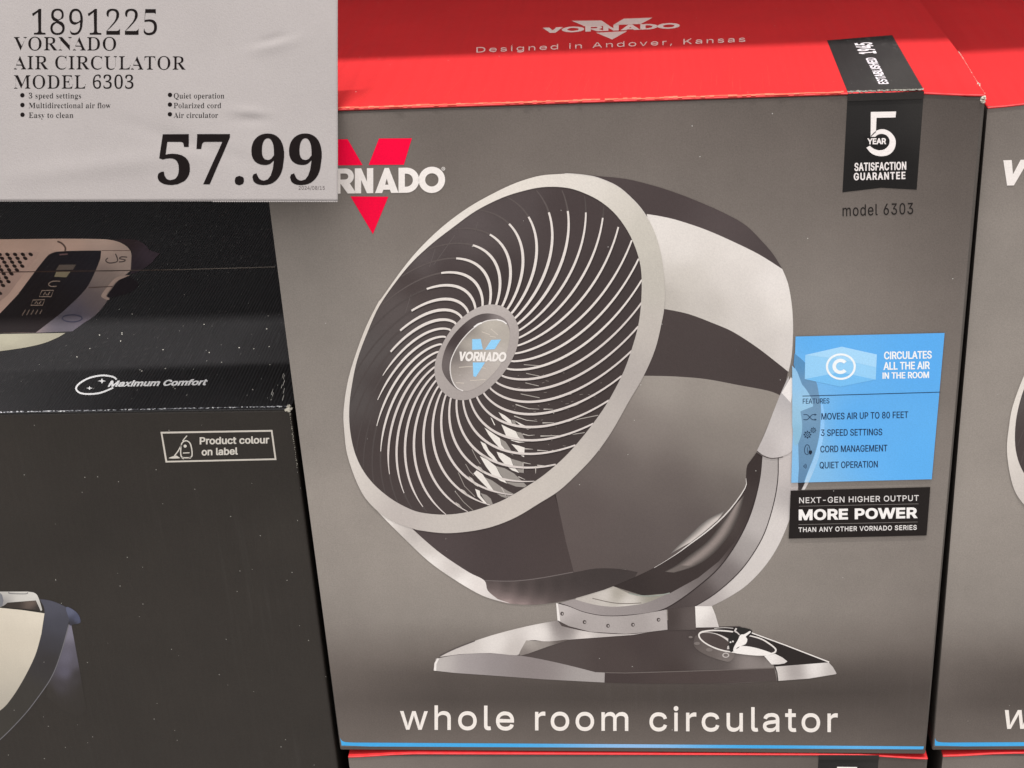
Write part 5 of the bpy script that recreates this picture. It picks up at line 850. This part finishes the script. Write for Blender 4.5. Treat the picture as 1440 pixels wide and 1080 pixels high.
for b in ((285, 612, 388, 656), (222, 680, 325, 718)):
    x0_, y0_, x1_, y1_ = b
    o_ = v5(x0_+18, y0_, x1_, y0_-2, x1_-18, y1_, x0_, y1_)
    dp.quads(stroke(o_, 1.2, True), 4, (150, 130, 116)); dp.quads(stroke(v5(x0_+30, y1_-10, x0_+42, y0_+10, x0_+52, y1_-10), 1.1), 4, (150, 130, 116)); dp.quads(stroke(v5(x0_+60, y1_-10, x0_+76, y0_+10), 1.2), 4, (150, 130, 116))
dp.quads(stroke(cr(v5(435, 545, 380, 545, 352, 565, 370, 582, 410, 580)), 1.3), 4, (150, 130, 116))
for k in range(5): dp.quads(stroke(v5(160+k*32, 792-k*3, 185+k*30, 750), 1.3), 4, (120, 104, 94))
dp.quads(stroke(v5(430, 352, 490, 348), 2), 4, (120, 92, 90))
dp.build('panel_icons', M_VACINK, vp)
hd = Print(VT)
hd.add(cr(v5(820, 245, 900, 240, 1000, 250, 1060, 290, 1082, 320, 1152, 342, 1140, 358, 1085, 420, 1010, 470, 945, 494), n=3)+cr(v5(952, 330, 930, 300, 900, 275, 860, 256), n=3), 3.2, idw([((180, 345), (62, 50, 52)), ((205, 360), (74, 62, 70)), ((195, 375), (58, 49, 56))]), 5)
hd.build('rim', M_VACINK, vp)
hd = Print(VT)
hd.add(cr(v5(940, 500, 870, 508, 825, 530, 780, 580, 735, 640, 740, 662, 780, 680, 792, 668, 768, 650, 800, 600, 840, 548, 900, 518), True, 3), 3.4, (176, 152, 140))
hd.add(cr(v5(905, 520, 850, 545, 808, 600, 775, 648, 800, 660, 900, 640, 980, 600, 1000, 560, 950, 520), True, 3), 3.0, (40, 34, 38))
hd.build('handle', M_VACINK, vp)
cf = Print(VT)
cf.add(v5(-150, 924, 0, 926, 474, 918)+cr(v5(430, 945, 330, 988, 200, 1020, 0, 1050, -150, 1062), n=3), 3.2, idw([((10, 480), (162, 157, 140)), ((80, 472), (150, 145, 130)), ((10, 492), (146, 141, 126))]), 6)
cf.build('front_cover', M_VACINK, vp)
# flap seam across the lid
sm = Print(VT)
sm.add(v5(-150, 480, 160, 474, 900, 464, 1300, 458, 1990, 438, 1990, 445, 1300, 464, 900, 471, 160, 480, -150, 487), 5, idw([((50, 382), (78, 58, 50)), ((200, 380), (84, 72, 66)), ((300, 378), (122, 114, 108)), ((380, 376), (112, 104, 98))]), 8)
sm.build('flap_seam', M_VACINK, vac)
cl = Print(VT)
OV = cr(v2(492, 792, 480, 782, 455, 776, 425, 775, 380, 784, 338, 806, 321, 830, 340, 849, 384, 853, 430, 846, 478, 826), n=4)
cl.quads(stroke(OV, 2.4), 2, (246, 245, 246))
for x, y, r in ((430, 798, 18), (378, 828, 14)):
    (cx, cy), r = v2(x, y)[0], r/3
    q = []
    for i in range(8):
        a = math.radians(i*45); rr = r if i % 2 == 0 else r*.36; q.append((cx+rr*math.cos(a), cy+rr*.62*math.sin(a)))
    cl.add(q, 2, (246, 245, 246))
text(cl, 'Maximum Comfort', v2(455, 821)[0], v2(868, 814)[0], 7.6, 2, (248, 247, 248), fat=(.034, .034), shear=.55)
cl.build('comfort_mark', M_VACINK, vac)
lb = Print(VF)
OU = v3(508, 16, 862, 10, 875, 105, 524, 113); IN = v3(514, 21.5, 857.5, 15.5, 869, 100, 529, 108)
lb.add([OU, IN], 2, (214, 206, 196))
lbo = lb.build('colour_label', M_VACINK, vac)
lt = Print(VF); lc = (220, 213, 203)
text(lt, 'Product colour', v3(632, 55)[0], v3(852, 51.5)[0], 9.4, 3, lc, fat=(.026, .022)); text(lt, 'on label', v3(638, 90)[0], v3(753, 87)[0], 9.4, 3, lc, fat=(.026, .022))
lt.build('label_lettering', M_VACINK, lbo)
li = Print(VF)
li.quads(stroke(v3(592, 28, 584, 37, 578, 45), 1.4), 3, lc)
li.quads(stroke(cr(v3(573, 62, 577, 50, 588, 44, 600, 50, 606, 66, 608, 88, 604, 96, 590, 98, 576, 96, 572, 84), True, 4), 1.7, True), 3, lc)
li.add(ell(*v3(586, 61)[0], 2.2, 2.2, 14), 3, lc); li.quads(stroke(v3(579, 83, 600, 82), 1.4), 3, lc); li.quads(stroke(v3(574, 58, 563, 78, 552, 92), 1.7), 3, lc)
li.add(cr(v3(534, 99, 545, 94, 558, 91, 566, 96, 570, 99, 550, 100.5), True, 3), 3, lc); li.quads(stroke(v3(576, 98, 582, 101), 2), 3, lc); li.quads(stroke(v3(598, 99, 604, 98), 2), 3, lc)
li.build('label_icon', M_VACINK, lbo)
# picture on the front
vq = empty('vacuum_picture', (0, 0, 0), 'x', 'x'); del vq['label']; del vq['category']; vq.parent = vac; vq['label'] = 'picture of a cream vacuum cleaner on the front'
gl = Print(VF)
gl.add(v8(372, 300, 388, 306, 420, 480, 445, 620, 470, 760, 430, 800, 330, 760, 250, 690, 262, 610, 330, 450), 2, idw([((98, 885), (122, 118, 132)), ((95, 925), (100, 96, 110)), ((92, 945), (90, 86, 100)), ((85, 965), (66, 61, 65)), ((108, 960), (64, 59, 62)), ((115, 990), (53, 48, 45)), ((70, 975), (54, 49, 45)), ((100, 1000), (53, 48, 44)), ((85, 995), (53, 48, 44)), ((118, 1000), (53, 48, 44)), ((105, 930), (86, 82, 92)), ((110, 950), (58, 53, 54)), ((114, 965), (54, 49, 46))] + [((p[0]/3.857, 800+p[1]/3.857), (53, 48, 44)) for p in ((470, 760), (430, 800), (380, 790), (330, 760), (290, 725), (450, 690), (440, 640))]), 4)
gl.build('light_beam', M_VACINK, vq)
bd = Print(VF)
bd.add(cr(v8(215, 163, 260, 168, 310, 183, 365, 212, 376, 250, 370, 305, 330, 450, 280, 580, 200, 700, 120, 800, 0, 922, -120, 1010), n=4)+cr(v8(-120, 850, 0, 768, 52, 716, 120, 612, 190, 472, 225, 352, 242, 240, 236, 200), n=4), 3, idw([((75, 850), (80, 80, 92)), ((80, 880), (68, 68, 78)), ((75, 905), (60, 58, 64)), ((70, 930), (54, 50, 50)), ((40, 980), (58, 54, 50)), ((5, 1020), (60, 56, 51))]), 6)
bd.quads(stroke(cr(v8(374, 300, 332, 452, 282, 582, 202, 702, 122, 802, 0, 925, -120, 1013)), 1.2), 3.4, (112, 110, 114))
bd.add(cr(v8(358, 206, 400, 222, 428, 250, 438, 285, 425, 296, 400, 300, 380, 305, 374, 270), True, 3), 3.5, idw([((98, 858), (92, 95, 116)), ((108, 872), (78, 82, 104)), ((104, 876), (52, 50, 58))]), 4)
bd.build('bumper', M_VACINK, vq)
cv = Print(VF)
cv.add(v8(-120, 200, 0, 210)+cr(v8(120, 222, 242, 240), n=2)+cr(v8(225, 352, 190, 472, 120, 612, 52, 716, 0, 768, -120, 850), n=4), 3.4, idw([((10, 860), (216, 206, 190)), ((50, 865), (222, 212, 196)), ((10, 900), (206, 196, 180)), ((50, 900), (208, 198, 182)), ((5, 950), (196, 187, 172)), ((20, 980), (186, 178, 165)), ((10, 985), (176, 168, 156))]), 7)
cv.add(v8(-120, 122, 0, 122, 150, 122)+cr(v8(180, 126, 200, 138, 215, 170, 230, 222), n=3)+v8(222, 228, 195, 170, 42, 182, 22, 198, 0, 207, -120, 205), 3.8, idw([((5, 835), (196, 192, 186)), ((30, 838), (206, 202, 196)), ((50, 835), (214, 210, 204)), ((57, 850), (190, 186, 180)), ((2, 845), (140, 136, 136))]), 5)
cv.add(v8(42, 183, 195, 171, 216, 224, 130, 215, 50, 208, 30, 200), 4.2, idw([((20, 848), (60, 52, 48)), ((45, 850), (104, 90, 82)), ((50, 856), (52, 46, 44))]), 5)
cv.add(v8(0, 128, 12, 140, 20, 170, 14, 198, 0, 204), 4.2, (120, 120, 126)); cv.quads(stroke(cr(v8(50, 124, 55, 132, 140, 134, 150, 126)), 1.2), 4.2, (120, 118, 118))
cv.build('cover', M_VACINK, vq)
pts = []
for _ in range(7): pts.append((VT.at(405+random.uniform(-3, 4), 575+random.uniform(-4, 3)), random.uniform(.4, 1.0)))
for q in range(30): pts.append((VF.at(407.8+q*.36+random.uniform(-.5, .5), 582+q*2.6)+VBASE*0, random.uniform(.1, .22)))
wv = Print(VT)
worn(wv, [(0+404*i/12, 580.0-8.3*i/12) for i in range(13)], 1.3, 3, [(196, 196, 200), (120, 120, 126), (226, 226, 228), (84, 84, 90), (160, 160, 166)], 9, .10)  # sparkle of the front edge under the lamp, painted as white dashes
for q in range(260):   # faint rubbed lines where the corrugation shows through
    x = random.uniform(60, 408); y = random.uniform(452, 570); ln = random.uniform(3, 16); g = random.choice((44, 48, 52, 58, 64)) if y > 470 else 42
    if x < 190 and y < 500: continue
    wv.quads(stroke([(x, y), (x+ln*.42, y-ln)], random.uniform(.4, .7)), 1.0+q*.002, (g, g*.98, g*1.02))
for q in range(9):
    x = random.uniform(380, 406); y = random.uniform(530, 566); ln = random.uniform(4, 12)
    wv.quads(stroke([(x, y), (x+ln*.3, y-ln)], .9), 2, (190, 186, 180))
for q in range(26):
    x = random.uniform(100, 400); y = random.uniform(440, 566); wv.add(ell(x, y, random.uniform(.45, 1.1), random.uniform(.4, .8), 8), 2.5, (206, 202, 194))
wv.build('fold_glint_wear', M_VACINK, vac)
scraps('torn_corner', pts, vac, M_TORN)

# ------------------------------------------------------------------ price card, leaning on the front edge of the fan box lid
PC = TOPF.at(475, 155)+Vector((0, -.0035, .0005))
u0, v0 = CR, CU
def wrinkle(p):
    d = p-PC; x, y = d.dot(u0), d.dot(v0)
    g = lambda cx, cy, sx, sy, a, r=0: a*math.exp(-(((x-cx)*math.cos(r)+(y-cy)*math.sin(r))/sx)**2-(((y-cy)*math.cos(r)-(x-cx)*math.sin(r))/sy)**2)
    s_ = .00043
    h = g(-82*s_, 92*s_, 22*s_, 5*s_, -.0011, .25)+g(-80*s_, 86*s_, 30*s_, 9*s_, .0009, .25)+g(-108*s_, -2*s_, 24*s_, 6*s_, .0010, -.1)+g(-108*s_, -9*s_, 26*s_, 8*s_, -.0008, .1)
    h += g(-300*s_, -70*s_, 120*s_, 14*s_, .0010, .12)+g(-190*s_, -40*s_, 90*s_, 10*s_, -.0006, -.3)+g(-40*s_, -60*s_, 12*s_, 70*s_, .0004)+.0005*math.sin(x*34+1)*math.sin(y*46)
    return h
CF0 = Face(PC, -CD, PC); CFW = Face(PC, -CD, PC, wrinkle)
card = empty('price_card', PC, 'pale grey paper price card with black lettering, leaning on the red lid edge', 'price card')
nx, ny = 120, 76
X0, X1, Y0, Y1 = -14, 475, -12, 282.6
vt, fc, = [], []
for j in range(ny+1):
    for i in range(nx+1):
        y = Y0+(Y1-Y0)*j/ny; x = X0+(X1-X0)*i/nx
        vt.append(CFW.at(x, y))
for j in range(ny):
    for i in range(nx): a = j*(nx+1)+i; fc.append((a, a+nx+1, a+nx+2, a+1))
# perforated teeth along the lower edge
T = 150
row0 = ny*(nx+1)
tb_ = len(vt)
for k in range(T+1):
    x = X0+(X1-X0)*k/T
    vt.append(CFW.at(x, Y1))
for k in range(T):
    x = X0+(X1-X0)*(k+.5)/T
    hgt = 1.7 if x > 300 else .7
    vt.append(CFW.at(x-.8, Y1+hgt)); vt.append(CFW.at(x+.8, Y1+hgt)); n_ = len(vt)
    fc.append((tb_+k, n_-2, n_-1, tb_+k+1))
me = bpy.data.meshes.new('sheet'); me.from_pydata(vt, [], fc); me.update()
for p in me.polygons: p.use_smooth = True
me.materials.append(M_PAPER)
sho = bpy.data.objects.new('sheet', me); C.objects.link(sho); sho.parent = card
md_ = sho.modifiers.new('thick', 'SOLIDIFY'); md_.thickness = .0003; md_.offset = -1 if True else 0
ck = Print(CFW); bk_ = (24, 19, 19); q3 = Zc(0, 0, 3)
text(ck, '1891225', q3(137, 147)[0], q3(662, 147)[0], 34.5, 2, bk_, 'serif', fat=(-.022, -.002))
text(ck, 'VORNADO', q3(60, 213)[0], q3(490, 213)[0], 18.6, 2, bk_, 'serif', fat=(-.018, .0))
text(ck, 'AIR CIRCULATOR', q3(60, 293)[0], q3(783, 293)[0], 18.6, 2, bk_, 'serif', fat=(-.018, .0))
text(ck, 'MODEL 6303', q3(60, 374)[0], q3(563, 374)[0], 18.6, 2, bk_, 'serif', fat=(-.018, .0))
_bk = lambda x, y: lin(bk_)
text(ck, '57.99', q3(665, 778)[0], q3(1354, 778)[0], 67.0, 3, _bk, 'serif', fat=(.004, 0), shear=.03)
for y, l_, lx, r_, rx in ((415, '3 speed settings', 342, 'Quiet operation', 946), (456, 'Multidirectional air flow', 467, 'Polarized cord', 933), (497, 'Easy to clean', 309, 'Air circulator', 920)):
    dy_ = 0
    text(ck, l_, q3(122, y)[0], q3(lx, y)[0], 7.4, 2, bk_, 'serif', fat=(-.014, .0)); text(ck, r_, q3(733, y)[0], q3(rx, y)[0], 7.4, 2, bk_, 'serif', fat=(-.014, .0))
    ck.add(ell(*q3(95, y-13)[0], 3.1, 3.1, 18), 2, bk_); ck.add(ell(*q3(717, y-15)[0], 3.1, 3.1, 18), 2, bk_)
text(ck, '2024/08/15', q3(1260, 800)[0], q3(1370, 800)[0], 5.0, 2, (92, 84, 84))
ck.build('lettering', M_CARDINK, card)
